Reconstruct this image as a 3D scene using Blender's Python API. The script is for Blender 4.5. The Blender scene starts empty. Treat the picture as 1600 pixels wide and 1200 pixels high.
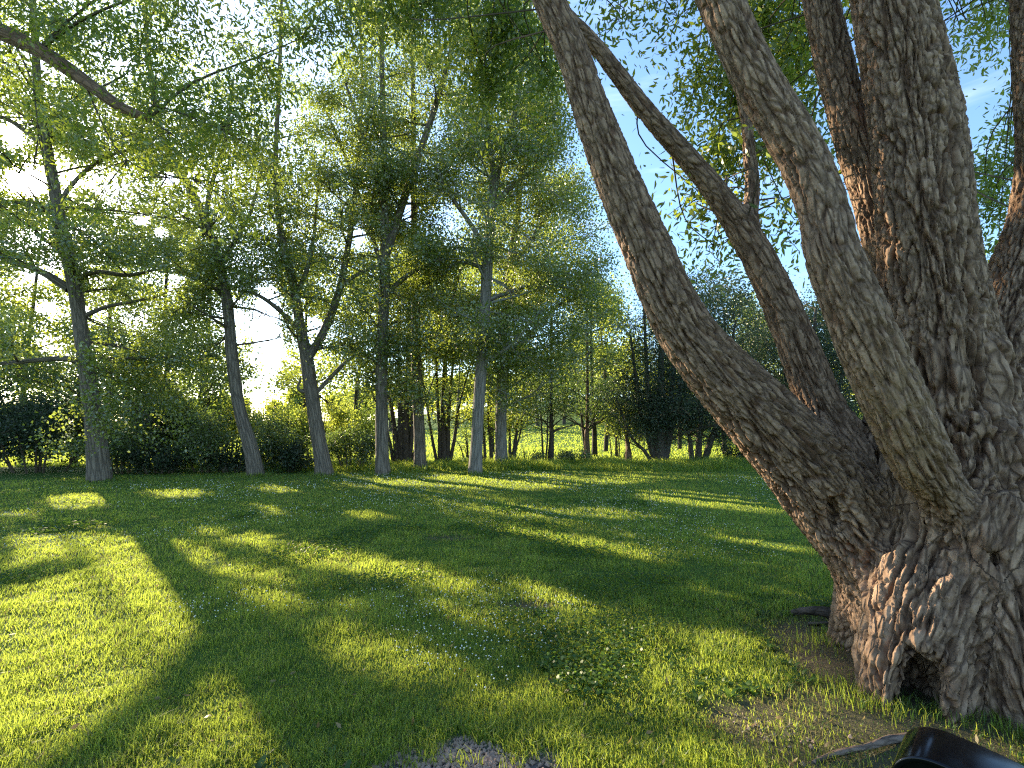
import bpy, math, random
import numpy as np
from mathutils import Vector, Matrix

# ------------------------------------------------------------------ camera, world, sun, exposure
random.seed(7)
RNG = np.random.default_rng(11)
scene = bpy.context.scene
COL = scene.collection

CAM_H, PITCH, FPX = 1.5, math.radians(5.0), 800.0      # photo: 1600 x 1200, about 90 degrees wide
cam_d = bpy.data.cameras.new("camera")
cam_d.sensor_width = 36.0
cam_d.lens = 18.0
cam_d.clip_start = 0.05
cam_d.clip_end = 2000.0
cam = bpy.data.objects.new("camera", cam_d)
cam.location = (0, 0, CAM_H)
cam.rotation_euler = (math.radians(90) + PITCH, 0, 0)
COL.objects.link(cam)
scene.camera = cam

SUN_EL, SUN_AZ = math.radians(19.5), math.radians(-44.6)   # azimuth from +Y, negative to the left
SUN = np.array([math.sin(SUN_AZ) * math.cos(SUN_EL), math.cos(SUN_AZ) * math.cos(SUN_EL), math.sin(SUN_EL)])
sl = bpy.data.lights.new("sun", 'SUN')
sl.energy = 5.0
sl.angle = math.radians(0.5)
sl.color = (1.0, 0.86, 0.65)
so = bpy.data.objects.new("sun", sl)
so.rotation_euler = Vector(SUN).to_track_quat('Z', 'Y').to_euler()
so.location = (-20, 20, 15)
COL.objects.link(so)

world = bpy.data.worlds.new("World")
scene.world = world
world.use_nodes = True
wn = world.node_tree
wn.nodes.clear()
w_out = wn.nodes.new('ShaderNodeOutputWorld')
w_bg = wn.nodes.new('ShaderNodeBackground')
w_bg.inputs['Strength'].default_value = 0.15
sky = wn.nodes.new('ShaderNodeTexSky')
sky.sky_type = 'NISHITA'
sky.sun_disc = False
sky.sun_elevation = SUN_EL
sky.sun_rotation = SUN_AZ
sky.air_density = 1.0
sky.dust_density = 0.5
sky.ozone_density = 2.0
tint = wn.nodes.new('ShaderNodeMix'); tint.data_type = 'RGBA'; tint.blend_type = 'MULTIPLY'; tint.inputs[0].default_value = 1.0
tint.inputs[7].default_value = (0.80, 0.90, 1.0, 1)
wn.links.new(sky.outputs[0], tint.inputs[6]); wn.links.new(tint.outputs[2], w_bg.inputs['Color'])
# the bright aureole of the low sun and the sun's own disc
tc = wn.nodes.new('ShaderNodeTexCoord')
dt = wn.nodes.new('ShaderNodeVectorMath'); dt.operation = 'DOT_PRODUCT'
dt.inputs[1].default_value = tuple(SUN)
wn.links.new(tc.outputs['Generated'], dt.inputs[0])
def wpow(e, mul):
    a = wn.nodes.new('ShaderNodeMath'); a.operation = 'MAXIMUM'; a.inputs[1].default_value = 0.0
    wn.links.new(dt.outputs['Value'], a.inputs[0])
    b = wn.nodes.new('ShaderNodeMath'); b.operation = 'POWER'; b.inputs[1].default_value = e
    wn.links.new(a.outputs[0], b.inputs[0])
    c = wn.nodes.new('ShaderNodeMath'); c.operation = 'MULTIPLY'; c.inputs[1].default_value = mul
    wn.links.new(b.outputs[0], c.inputs[0])
    return c
g1, g2 = wpow(9.0, 0.22), wpow(900.0, 14.0)
gs = wn.nodes.new('ShaderNodeMath'); gs.operation = 'ADD'
wn.links.new(g1.outputs[0], gs.inputs[0]); wn.links.new(g2.outputs[0], gs.inputs[1])
w_bg2 = wn.nodes.new('ShaderNodeBackground')
w_bg2.inputs['Color'].default_value = (1.0, 0.93, 0.82, 1)
# thin streaks of high cloud
cm = wn.nodes.new('ShaderNodeMapping'); cm.inputs['Scale'].default_value = (2.2, 2.2, 15.0)
wn.links.new(tc.outputs['Generated'], cm.inputs['Vector'])
cn = wn.nodes.new('ShaderNodeTexNoise'); cn.inputs['Scale'].default_value = 1.6; cn.inputs['Detail'].default_value = 6.0; cn.inputs['Roughness'].default_value = 0.6
wn.links.new(cm.outputs[0], cn.inputs['Vector'])
cr = wn.nodes.new('ShaderNodeMapRange'); cr.inputs['From Min'].default_value = 0.55; cr.inputs['From Max'].default_value = 0.80; cr.inputs['To Max'].default_value = 0.14
wn.links.new(cn.outputs['Fac'], cr.inputs['Value'])
gs2 = wn.nodes.new('ShaderNodeMath'); gs2.operation = 'ADD'
wn.links.new(gs.outputs[0], gs2.inputs[0]); wn.links.new(cr.outputs[0], gs2.inputs[1]); gs = gs2
wn.links.new(gs.outputs[0], w_bg2.inputs['Strength'])
w_add = wn.nodes.new('ShaderNodeAddShader')
wn.links.new(w_bg.outputs[0], w_add.inputs[0]); wn.links.new(w_bg2.outputs[0], w_add.inputs[1])
wn.links.new(w_add.outputs[0], w_out.inputs['Surface'])

scene.view_settings.view_transform = 'Standard'
scene.view_settings.look = 'None'
scene.view_settings.exposure = 1.6
scene.view_settings.gamma = 1.0
scene.render.engine = 'CYCLES'
scene.cycles.max_bounces = 7
scene.cycles.diffuse_bounces = 4
scene.cycles.glossy_bounces = 2
scene.cycles.transmission_bounces = 4
scene.cycles.transparent_max_bounces = 4
scene.cycles.caustics_reflective = False
scene.cycles.caustics_refractive = False
scene.cycles.sample_clamp_indirect = 3.0
scene.cycles.use_denoising = False
scene.cycles.filter_width = 1.2

# ------------------------------------------------------------------ helpers
CP, SP = math.cos(PITCH), math.sin(PITCH)
def at(px, py, depth):
    """the point seen at photo pixel (px, py) at a distance depth straight ahead"""
    X, U = px - 800.0, 600.0 - py
    fwd = FPX * CP - U * SP
    return np.array([X / fwd * depth, depth, CAM_H + (FPX * SP + U * CP) / fwd * depth])
def to_px(P):
    P = np.asarray(P, float)
    y = P[:, 1]; z = P[:, 2] - CAM_H
    d = y * CP + z * SP
    u = -y * SP + z * CP
    d = np.where(d > 0.05, d, 1e9)
    return 800.0 + P[:, 0] / d * FPX, 600.0 - u / d * FPX

def smooth(a, b, x):
    t = np.clip((x - a) / (b - a), 0, 1)
    return t * t * (3 - 2 * t)

def hash3(ix, iy, iz, seed=0):
    h = (ix.astype(np.int64) * 73856093) ^ (iy.astype(np.int64) * 19349663) ^ (iz.astype(np.int64) * 83492791) ^ (seed * 2654435761)
    h = (h & 0xffffffff).astype(np.uint32)
    h ^= h >> np.uint32(15); h *= np.uint32(0x2c1b3c6d); h ^= h >> np.uint32(12); h *= np.uint32(0x297a2d39); h ^= h >> np.uint32(15)
    return h.astype(np.float64) / 4294967295.0
def vnoise(p, seed=0):
    p = np.asarray(p, float)
    i = np.floor(p); f = p - i; f = f * f * (3 - 2 * f)
    i = i.astype(np.int64)
    r = 0
    for dx in (0, 1):
        for dy in (0, 1):
            for dz in (0, 1):
                w = (f[:, 0] if dx else 1 - f[:, 0]) * (f[:, 1] if dy else 1 - f[:, 1]) * (f[:, 2] if dz else 1 - f[:, 2])
                r = r + w * hash3(i[:, 0] + dx, i[:, 1] + dy, i[:, 2] + dz, seed)
    return r * 2 - 1
def fbm(p, seed=0, oct=3):
    r, a, s = 0, 1.0, 1.0
    for k in range(oct):
        r = r + a * vnoise(np.asarray(p) * s + 17.3 * k, seed + k)
        a *= 0.5; s *= 2.03
    return r
def voronoi(p, seed=0):
    """F1 and F2 distances"""
    i = np.floor(p).astype(np.int64); f = p - i
    f1 = np.full(len(p), 9.0); f2 = np.full(len(p), 9.0); cid = np.zeros(len(p))
    for dx in (-1, 0, 1):
        for dy in (-1, 0, 1):
            for dz in (-1, 0, 1):
                a, b, c = i[:, 0] + dx, i[:, 1] + dy, i[:, 2] + dz
                ox, oy, oz = hash3(a, b, c, seed), hash3(a, b, c, seed + 1), hash3(a, b, c, seed + 2)
                d = np.sqrt((dx + ox - f[:, 0]) ** 2 + (dy + oy - f[:, 1]) ** 2 + (dz + oz - f[:, 2]) ** 2)
                nf = d < f1
                f2 = np.where(nf, f1, np.minimum(f2, d))
                cid = np.where(nf, ox, cid)
                f1 = np.where(nf, d, f1)
    return f1, f2, cid

def link(o, parent=None):
    COL.objects.link(o)
    if parent is not None:
        o.parent = parent
    return o
def mesh_obj(name, V, quads=None, tris=None, mat=None, parent=None, attrs=None, fattrs=None, flat=False, normals=None):
    me = bpy.data.meshes.new(name)
    V = np.asarray(V, np.float32).reshape(-1, 3)
    parts, sizes = [], []
    if quads is not None and len(quads):
        q = np.asarray(quads, np.int32).reshape(-1, 4); parts.append(q.ravel()); sizes.append(np.full(len(q), 4, np.int32))
    if tris is not None and len(tris):
        t = np.asarray(tris, np.int32).reshape(-1, 3); parts.append(t.ravel()); sizes.append(np.full(len(t), 3, np.int32))
    li = np.concatenate(parts); sz = np.concatenate(sizes)
    me.vertices.add(len(V)); me.vertices.foreach_set("co", V.ravel())
    me.loops.add(len(li)); me.loops.foreach_set("vertex_index", li)
    me.polygons.add(len(sz))
    st = np.zeros(len(sz), np.int32); st[1:] = np.cumsum(sz)[:-1]
    me.polygons.foreach_set("loop_start", st)
    me.update(calc_edges=True)
    me.polygons.foreach_set("use_smooth", np.full(len(sz), not flat, bool))
    for dom, dic in (('POINT', attrs), ('FACE', fattrs)):
        for k, v in (dic or {}).items():
            v = np.asarray(v, np.float32)
            if v.ndim == 2:
                a = me.attributes.new(k, 'FLOAT_VECTOR', dom); a.data.foreach_set("vector", v.ravel())
            else:
                a = me.attributes.new(k, 'FLOAT', dom); a.data.foreach_set("value", v)
    if normals is not None:
        me.normals_split_custom_set_from_vertices([tuple(n) for n in np.asarray(normals, float)])
    if mat: me.materials.append(mat)
    return link(bpy.data.objects.new(name, me), parent)
def thing(name, label, cat, loc=(0, 0, 0), group=None):
    o = bpy.data.objects.new(name, None)
    o.empty_display_size = 0.3
    o.location = loc
    o['label'] = label; o['category'] = cat
    if group: o['group'] = group
    return link(o)
def tag(o, label=None, cat=None, group=None, kind=None):
    for k, v in (('label', label), ('category', cat), ('group', group), ('kind', kind)):
        if v: o[k] = v
    return o

# ------------------------------------------------------------------ materials
class NT:
    def __init__(self, name):
        self.m = bpy.data.materials.new(name); self.m.use_nodes = True
        self.t = self.m.node_tree; self.t.nodes.clear()
    def n(self, typ, **kw):
        nd = self.t.nodes.new(typ)
        for k, v in kw.items():
            if k.startswith('i_'):
                nd.inputs[k[2:].replace('_', ' ')].default_value = v
            else:
                setattr(nd, k, v)
        return nd
    def l(self, a, b): self.t.links.new(a, b)
    def attr(self, name): return self.n('ShaderNodeAttribute', attribute_name=name)
    def ramp(self, fac, stops, interp='LINEAR'):
        r = self.n('ShaderNodeValToRGB'); r.color_ramp.interpolation = interp
        e = r.color_ramp.elements
        while len(e) < len(stops): e.new(0.5)
        for k, (p, c) in enumerate(stops):
            e[k].position = p; e[k].color = (*c, 1)
        self.l(fac, r.inputs[0]); return r
    def mix(self, fac, a, b, blend='MIX'):
        m = self.n('ShaderNodeMix', data_type='RGBA', blend_type=blend)
        for v, s in ((fac, m.inputs[0]), (a, m.inputs[6]), (b, m.inputs[7])):
            if hasattr(v, 'is_linked'): self.l(v, s)
            elif isinstance(v, (int, float)): s.default_value = v
            else: s.default_value = (*v, 1)
        return m.outputs[2]
    def math(self, op, a, b=None, clamp=False):
        m = self.n('ShaderNodeMath', operation=op, use_clamp=clamp)
        for v, s in ((a, m.inputs[0]), (b, m.inputs[1])):
            if v is None: continue
            if hasattr(v, 'is_linked'): self.l(v, s)
            else: s.default_value = v
        return m.outputs[0]

def leaf_mat(name, dark, light, trans, gloss=0.06, rough=0.42, tmix=0.5):
    """leaf: diffuse face + light passing through + a waxy sheen; 'rnd' varies it from leaf to leaf"""
    k = NT(name)
    a = k.attr('rnd')
    c = k.ramp(a.outputs['Fac'], [(0.0, dark), (0.6, tuple((np.array(dark) + np.array(light)) / 2)), (1.0, light)])
    tcol = k.mix(a.outputs['Fac'], tuple(np.array(trans) * 0.72), trans)
    d = k.n('ShaderNodeBsdfDiffuse'); k.l(c.outputs[0], d.inputs[0])
    t = k.n('ShaderNodeBsdfTranslucent'); k.l(tcol, t.inputs[0])
    m = k.n('ShaderNodeMixShader'); m.inputs[0].default_value = tmix
    k.l(d.outputs[0], m.inputs[1]); k.l(t.outputs[0], m.inputs[2])
    g = k.n('ShaderNodeBsdfGlossy'); g.inputs['Roughness'].default_value = rough
    g.inputs['Color'].default_value = (0.9, 0.88, 0.74, 1)
    m2 = k.n('ShaderNodeMixShader'); m2.inputs[0].default_value = gloss
    k.l(m.outputs[0], m2.inputs[1]); k.l(g.outputs[0], m2.inputs[2])
    o = k.n('ShaderNodeOutputMaterial'); k.l(m2.outputs[0], o.inputs[0])
    return k.m

def bark_mat(name, low, high, tintc, scale=1.0, bump=0.5, lichen=0.0, rough=0.85, crack_shade=0.55, zs=0.28):
    k = NT(name)
    a = k.attr('bark_co'); fu = k.attr('furrow')
    mp = k.n('ShaderNodeMapping'); k.l(a.outputs['Vector'], mp.inputs['Vector'])
    mp.inputs['Scale'].default_value = (scale, scale, scale * zs)
    n0 = k.n('ShaderNodeTexNoise', i_Scale=9.0, i_Detail=4.0); k.l(mp.outputs[0], n0.inputs['Vector'])
    vm = k.n('ShaderNodeVectorMath', operation='SCALE'); k.l(n0.outputs['Color'], vm.inputs[0]); vm.inputs['Scale'].default_value = 0.06
    va = k.n('ShaderNodeVectorMath', operation='ADD'); k.l(mp.outputs[0], va.inputs[0]); k.l(vm.outputs[0], va.inputs[1])
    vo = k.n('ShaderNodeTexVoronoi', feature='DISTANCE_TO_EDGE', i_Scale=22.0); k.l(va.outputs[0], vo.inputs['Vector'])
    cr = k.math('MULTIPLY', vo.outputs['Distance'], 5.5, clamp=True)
    n1 = k.n('ShaderNodeTexNoise', i_Scale=34.0, i_Detail=4.0, i_Roughness=0.6); k.l(mp.outputs[0], n1.inputs['Vector'])
    n2 = k.n('ShaderNodeTexNoise', i_Scale=3.0, i_Detail=3.0); k.l(mp.outputs[0], n2.inputs['Vector'])
    h = k.math('ADD', k.math('MULTIPLY', cr, 0.6), k.math('MULTIPLY', n1.outputs['Fac'], 0.55))
    base = k.ramp(n1.outputs['Fac'], [(0.28, low), (0.72, high)])
    c1 = k.mix(k.math('MULTIPLY', k.math('SUBTRACT', n2.outputs['Fac'], 0.40, clamp=True), 2.2, clamp=True), base.outputs[0], tintc)
    # the grooves show the redder inner bark, darkened to paint in their shade
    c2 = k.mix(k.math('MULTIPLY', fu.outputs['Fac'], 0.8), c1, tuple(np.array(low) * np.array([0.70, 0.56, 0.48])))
    c3 = k.mix(k.math('MULTIPLY', k.math('SUBTRACT', 1.0, cr), crack_shade), c2, tuple(np.array(low) * 0.4))  # crack lines go darker still: shade painted into the bark colour
    if lichen > 0:
        li = k.attr('lichen')
        n3 = k.n('ShaderNodeTexNoise', i_Scale=24.0, i_Detail=4.0); k.l(a.outputs['Vector'], n3.inputs['Vector'])
        f = k.math('MULTIPLY', li.outputs['Fac'], k.math('MULTIPLY', k.math('SUBTRACT', n3.outputs['Fac'], 0.38, clamp=True), 5.0, clamp=True))
        c3 = k.mix(k.math('MULTIPLY', f, lichen), c3, (0.27, 0.165, 0.065))
    b = k.n('ShaderNodeBump', i_Strength=bump, i_Distance=0.02); k.l(h, b.inputs['Height'])
    p = k.n('ShaderNodeBsdfPrincipled'); p.inputs['Roughness'].default_value = rough
    p.inputs['Specular IOR Level'].default_value = 0.25
    k.l(c3, p.inputs['Base Color']); k.l(b.outputs[0], p.inputs['Normal'])
    o = k.n('ShaderNodeOutputMaterial'); k.l(p.outputs[0], o.inputs[0])
    return k.m

def plain_mat(name, col, rough=0.6, metallic=0.0, coat=0.0, spec=0.5):
    k = NT(name)
    p = k.n('ShaderNodeBsdfPrincipled')
    n = k.n('ShaderNodeTexNoise', i_Scale=40.0, i_Detail=4.0)
    tcn = k.n('ShaderNodeTexCoord'); k.l(tcn.outputs['Object'], n.inputs['Vector'])
    c = k.mix(n.outputs['Fac'], tuple(np.array(col) * 0.8), tuple(np.minimum(np.array(col) * 1.2, 1)))
    k.l(c, p.inputs['Base Color'])
    r = k.math('ADD', k.math('MULTIPLY', n.outputs['Fac'], 0.15), max(rough - 0.07, 0.0)); k.l(r, p.inputs['Roughness'])
    p.inputs['Metallic'].default_value = metallic
    p.inputs['Coat Weight'].default_value = coat
    p.inputs['Specular IOR Level'].default_value = spec
    o = k.n('ShaderNodeOutputMaterial'); k.l(p.outputs[0], o.inputs[0])
    return k.m

M = {}
M['willow_bark'] = bark_mat('willow_bark', (0.155, 0.088, 0.048), (0.50, 0.325, 0.20), (0.33, 0.21, 0.125), 1.0, 0.9, lichen=0.45, crack_shade=0.7)
M['poplar_bark'] = bark_mat('poplar_bark', (0.10, 0.078, 0.056), (0.28, 0.225, 0.165), (0.20, 0.155, 0.11), 0.55, 1.0, crack_shade=0.6, zs=0.11)
M['pale_bark'] = bark_mat('pale_bark', (0.135, 0.112, 0.088), (0.32, 0.275, 0.22), (0.235, 0.20, 0.16), 0.55, 1.0, crack_shade=0.5, zs=0.11)
M['dark_bark'] = bark_mat('dark_bark', (0.05, 0.038, 0.028), (0.13, 0.10, 0.075), (0.09, 0.068, 0.048), 0.8, 0.7)
M['brown_bark'] = bark_mat('brown_bark', (0.13, 0.075, 0.045), (0.30, 0.19, 0.12), (0.22, 0.13, 0.08), 0.8, 0.7)
M['root_wood'] = bark_mat('root_wood', (0.14, 0.092, 0.062), (0.31, 0.215, 0.15), (0.22, 0.15, 0.10), 1.6, 0.5)
M['poplar_leaf'] = leaf_mat('poplar_leaf', (0.045, 0.076, 0.016), (0.115, 0.160, 0.036), (0.46, 0.55, 0.06), 0.12, 0.34, tmix=0.54)
M['willow_leaf'] = leaf_mat('willow_leaf', (0.032, 0.066, 0.012), (0.085, 0.14, 0.024), (0.44, 0.54, 0.05), 0.06, 0.4)
M['shrub_leaf'] = leaf_mat('shrub_leaf', (0.035, 0.060, 0.020), (0.085, 0.125, 0.036), (0.26, 0.36, 0.05), 0.09)
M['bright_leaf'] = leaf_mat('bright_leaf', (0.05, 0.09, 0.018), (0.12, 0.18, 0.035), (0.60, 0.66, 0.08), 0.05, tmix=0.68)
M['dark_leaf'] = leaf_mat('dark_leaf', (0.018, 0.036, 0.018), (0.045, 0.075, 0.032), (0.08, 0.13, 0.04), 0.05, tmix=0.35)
M['needle'] = leaf_mat('needle', (0.015, 0.030, 0.014), (0.035, 0.060, 0.026), (0.05, 0.08, 0.03), 0.03, tmix=0.25)
M['grass'] = leaf_mat('grass', (0.040, 0.110, 0.018), (0.120, 0.200, 0.040), (0.60, 0.70, 0.080), 0.03, 0.45, tmix=0.58)
M['dry_grass'] = leaf_mat('dry_grass', (0.12, 0.11, 0.04), (0.26, 0.22, 0.09), (0.35, 0.30, 0.10), 0.03)
M['clover_leaf'] = leaf_mat('clover_leaf', (0.028, 0.078, 0.014), (0.065, 0.13, 0.024), (0.24, 0.38, 0.04), 0.03, 0.45)
M['fallen'] = leaf_mat('fallen', (0.16, 0.09, 0.04), (0.42, 0.30, 0.10), (0.30, 0.20, 0.06), 0.05)
M['flower'] = plain_mat('clover_flower_white', (0.72, 0.70, 0.62), 0.7)
M['stone'] = plain_mat('grey_stone', (0.37, 0.255, 0.175), 0.85)
M['black_gloss'] = plain_mat('black_gloss_paint', (0.003, 0.003, 0.004), 0.17, 0.0, 0.0, 0.35)
M['twig_pale'] = plain_mat('twig_pale', (0.26, 0.24, 0.20), 0.9, spec=0.2)
M['twig'] = plain_mat('twig_bark', (0.10, 0.075, 0.05), 0.9, spec=0.2)

# ------------------------------------------------------------------ terrain
def terrain(x, y):
    x = np.asarray(x, float); y = np.asarray(y, float)
    hill = smooth(40, 120, y) * (5.2 + 1.2 * np.sin(x * 0.03 + 0.6)) * smooth(-55, 15, x + 0.0 * y) + smooth(60, 170, y) * 4.0
    p = np.stack([x * 0.22, y * 0.22, x * 0], -1).reshape(-1, 3)
    n = vnoise(p, 3).reshape(x.shape) * 0.03
    return hill + n * smooth(1.5, 6, np.hypot(x, y)) - 0.0
def axis(lim, near, d0, grow):
    v, s = [0.0], d0
    while v[-1] < lim:
        if v[-1] > near: s *= grow
        v.append(v[-1] + s)
    return np.array(v)
ax = axis(700, 7.0, 0.055, 1.07); xs = np.concatenate([-ax[:0:-1], ax])
ay = axis(900, 8.5, 0.055, 1.06); ys = np.concatenate([-axis(150, 0.5, 0.12, 1.25)[:0:-1], ay])
GX, GY = np.meshgrid(xs, ys, indexing='ij')
GV = np.stack([GX, GY, terrain(GX, GY)], -1).reshape(-1, 3)
# bare earth: gravelly gap at the path edge, the worn ring round the willow, the dug patch in the lawn
def dirt_mask(P):
    x, y = P[:, 0], P[:, 1]
    n = fbm(np.stack([x * 2.2, y * 2.2, x * 0], -1), 21) * 0.22
    def ell(cx, cy, rx, ry): return 1 - smooth(0.75, 1.25, np.hypot((x - cx) / rx, (y - cy) / ry) + n)
    grav = np.clip(ell(-0.22 + 0.10 * vnoise(np.stack([x * 7, y * 7, x * 0], -1), 23), 2.34 + 0.10 * vnoise(np.stack([x * 8, y * 8, x * 0], -1), 24), 0.50, 0.30) - 0.2 * (fbm(np.stack([x * 9, y * 9, x * 0], -1), 22) > 0.35), 0, 1)
    dirt = np.maximum(ell(2.35, 3.55, 0.55, 0.55) * 0.9, ell(1.70, 2.72, 0.85, 0.42) * 0.78)
    dirt = np.maximum(dirt, ell(-0.88, 7.35, 0.34, 0.16) * 0.75)
    dirt = np.maximum(dirt, ell(0.15, 4.55, 0.28, 0.12) * 0.8)
    dirt = np.maximum(dirt, ell(1.33, 2.66, 0.28, 0.16) * 0.75)
    dirt = np.maximum(dirt, ell(3.3, 3.4, 1.3, 1.1) * 0.8)
    return np.clip(grav, 0, 1), np.clip(dirt, 0, 1)
grv, drt = dirt_mask(GV)
GV[:, 2] -= 0.015 * np.maximum(grv, drt)
nx, ny = len(xs), len(ys)
I = np.arange(nx * ny).reshape(nx, ny)
GQ = np.stack([I[:-1, :-1], I[1:, :-1], I[1:, 1:], I[:-1, 1:]], -1).reshape(-1, 4)
k = NT('lawn_ground')
tcn = k.n('ShaderNodeTexCoord')
nA = k.n('ShaderNodeTexNoise', i_Scale=0.55, i_Detail=6.0, i_Roughness=0.6); k.l(tcn.outputs['Object'], nA.inputs['Vector'])
nB = k.n('ShaderNodeTexNoise', i_Scale=9.0, i_Detail=5.0, i_Roughness=0.7); k.l(tcn.outputs['Object'], nB.inputs['Vector'])
nC = k.n('ShaderNodeTexNoise', i_Scale=70.0, i_Detail=4.0, i_Roughness=0.7); k.l(tcn.outputs['Object'], nC.inputs['Vector'])
gA = k.ramp(nA.outputs['Fac'], [(0.3, (0.040, 0.10, 0.015)), (0.7, (0.095, 0.155, 0.026))])
gB = k.mix(k.math('MULTIPLY', nB.outputs['Fac'], 0.6), gA.outputs[0], (0.075, 0.12, 0.02))
eA = k.ramp(nC.outputs['Fac'], [(0.3, (0.07, 0.045, 0.03)), (0.7, (0.20, 0.145, 0.10))])
da, ga = k.attr('dirt'), k.attr('gravel')
c = k.mix(k.math('MULTIPLY', da.outputs['Fac'], 0.95), gB, eA.outputs[0])
gC = k.ramp(nC.outputs['Fac'], [(0.3, (0.10, 0.085, 0.075)), (0.7, (0.28, 0.245, 0.225))])
c = k.mix(ga.outputs['Fac'], c, gC.outputs[0])
bp = k.n('ShaderNodeBump', i_Strength=0.7, i_Distance=0.03); k.l(k.math('ADD', nC.outputs['Fac'], nB.outputs['Fac']), bp.inputs['Height'])
p = k.n('ShaderNodeBsdfPrincipled'); p.inputs['Roughness'].default_value = 0.95; p.inputs['Specular IOR Level'].default_value = 0.1
k.l(c, p.inputs['Base Color']); k.l(bp.outputs[0], p.inputs['Normal'])
o = k.n('ShaderNodeOutputMaterial'); k.l(p.outputs[0], o.inputs[0])
ground = mesh_obj('ground', GV, quads=GQ, mat=k.m, attrs={'dirt': drt, 'gravel': grv})
tag(ground, 'mown park lawn with sun patches, rising to a grassy hill behind the trees', 'lawn', kind='structure')

# ------------------------------------------------------------------ where the sun comes through
LIT = [
    [(0, 832), (60, 824), (150, 815), (190, 838), (205, 853), (150, 868), (60, 888), (0, 898)],
    [(0, 926), (60, 908), (130, 890), (200, 882), (260, 890), (298, 915), (328, 950), (352, 1000), (398, 1080), (460, 1200), (490, 1300), (-300, 1300), (-300, 1000)],
    [(340, 880), (390, 885), (430, 900), (475, 925), (465, 945), (420, 955), (385, 930), (350, 905)],
    [(290, 825), (420, 832), (450, 850), (500, 850), (600, 865), (690, 888), (740, 908), (760, 922), (700, 930), (640, 920), (560, 897), (470, 885), (440, 862), (330, 850)],
    [(490, 990), (560, 975), (640, 985), (720, 1010), (760, 1040), (700, 1080), (620, 1070), (540, 1040)],
    [(740, 810), (800, 820), (900, 835), (1000, 850), (1110, 865), (1050, 880), (950, 870), (850, 850), (780, 832)],
    [(590, 752), (700, 744), (850, 740), (1000, 743), (1060, 753), (950, 760), (800, 768), (650, 760)],
    [(1000, 764), (1150, 774), (1220, 788), (1240, 804), (1100, 795), (1000, 783)],
    [(1100, 825), (1200, 838), (1265, 855), (1270, 866), (1180, 860), (1100, 840)],
    [(60, 776), (150, 768), (172, 776), (160, 787), (90, 784)],
    [(208, 764), (340, 764), (335, 776), (220, 780)],
    [(0, 797), (70, 795), (65, 806), (0, 811)],
    [(330, 778), (430, 788), (475, 804), (420, 802)],
    [(770, 898), (860, 915), (960, 935), (1040, 955), (980, 980), (860, 950)],
    [(1060, 905), (1160, 915), (1290, 935), (1290, 950), (1180, 945), (1080, 925)],
    [(520, 800), (600, 798), (640, 806), (560, 812)], [(850, 790), (960, 795), (1080, 812), (960, 812)],
    [(0, 765), (40, 762), (45, 768), (0, 772)], [(480, 950), (540, 940), (600, 955), (560, 965)],
    [(830, 1080), (960, 1035), (1120, 1010), (1250, 975), (1320, 1000), (1335, 1090), (1400, 1110), (1430, 1210), (1430, 1300), (690, 1300), (665, 1120), (740, 1085)],
    [(830, 988), (960, 992), (1180, 975), (1290, 958), (1300, 985), (1000, 1022)],
    [(430, 692), (1060, 692), (1060, 721), (430, 721)],
]
LIT_W = []
for poly in LIT:
    w = []
    for (a, b) in poly:
        X, U = a - 800.0, 600.0 - b
        fwd = FPX * CP - U * SP; v = FPX * SP + U * CP
        d = CAM_H / max(-v / fwd, 0.005)
        w.append((X / fwd * d, d))
    LIT_W.append(np.array(w))
def in_poly(x, y, poly):
    r = np.zeros(len(x), bool); n = len(poly)
    for i in range(n):
        x1, y1 = poly[i]; x2, y2 = poly[(i + 1) % n]
        if y1 == y2: continue
        c = ((y1 > y) != (y2 > y)) & (x < (x2 - x1) * (y - y1) / (y2 - y1) + x1)
        r ^= c
    return r
LIT_T = []                                   # spots on the willow that catch the sun: (point, radius)
for (a, b, d, r) in [(1345, 290, 4.05, 0.24), (1360, 345, 4.05, 0.22), (1395, 830, 3.2, 0.20), (1370, 900, 3.15, 0.22), (1340, 1000, 3.0, 0.24),
                     (1440, 770, 3.0, 0.16), (1030, 560, 3.6, 0.2), (1130, 700, 3.6, 0.2), (1200, 440, 3.9, 0.14), (1010, 170, 4.05, 0.14),
                     (1100, 20, 3.3, 0.15), (1340, 560, 3.0, 0.15), (1600, 300, 4.0, 0.2), (1120, 270, 4.1, 0.4), (1100, 330, 4.2, 0.4),
                     (1300, 930, 3.6, 0.18), (960, 400, 3.75, 0.18), (1240, 640, 3.8, 0.15)]:
    LIT_T.append((at(a, b, d), r))
for (a, b, d, r) in [(840, 668, 60, 3.0), (900, 664, 66, 3.0), (960, 668, 62, 3.0), (1010, 676, 58, 2.5), (760, 676, 60, 3.0), (690, 676, 58, 3.0), (870, 676, 50, 2.5), (940, 682, 46, 2.0)]:
    LIT_T.append((at(a, b, d), r))
LIT_T.append((np.array([0.0, 0.0, CAM_H]), 0.36))
for (a, b, d, r) in [(440, 640, 22, .9), (500, 620, 22, 1.1), (540, 660, 22, .8), (600, 640, 22, .8), (650, 600, 22, .9), (700, 650, 22, 1.0), (740, 620, 22.5, .8), (800, 640, 23, .9), (850, 600, 23, .9), (905, 640, 24, 1.0), (950, 620, 26, 1.2), (300, 610, 20, .8), (380, 600, 22, .9),
                     (580, 480, 17, .7), (640, 420, 17, .6), (700, 520, 17, .7), (820, 450, 17, .7), (760, 350, 17, .7), (880, 380, 17.5, .7), (450, 560, 18, .6), (120, 520, 15, .6), (250, 460, 16, .7), (60, 460, 15, .6), (100, 660, 14.3, .6)]:
    LIT_T.append((at(a, b, d), r))
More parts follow.
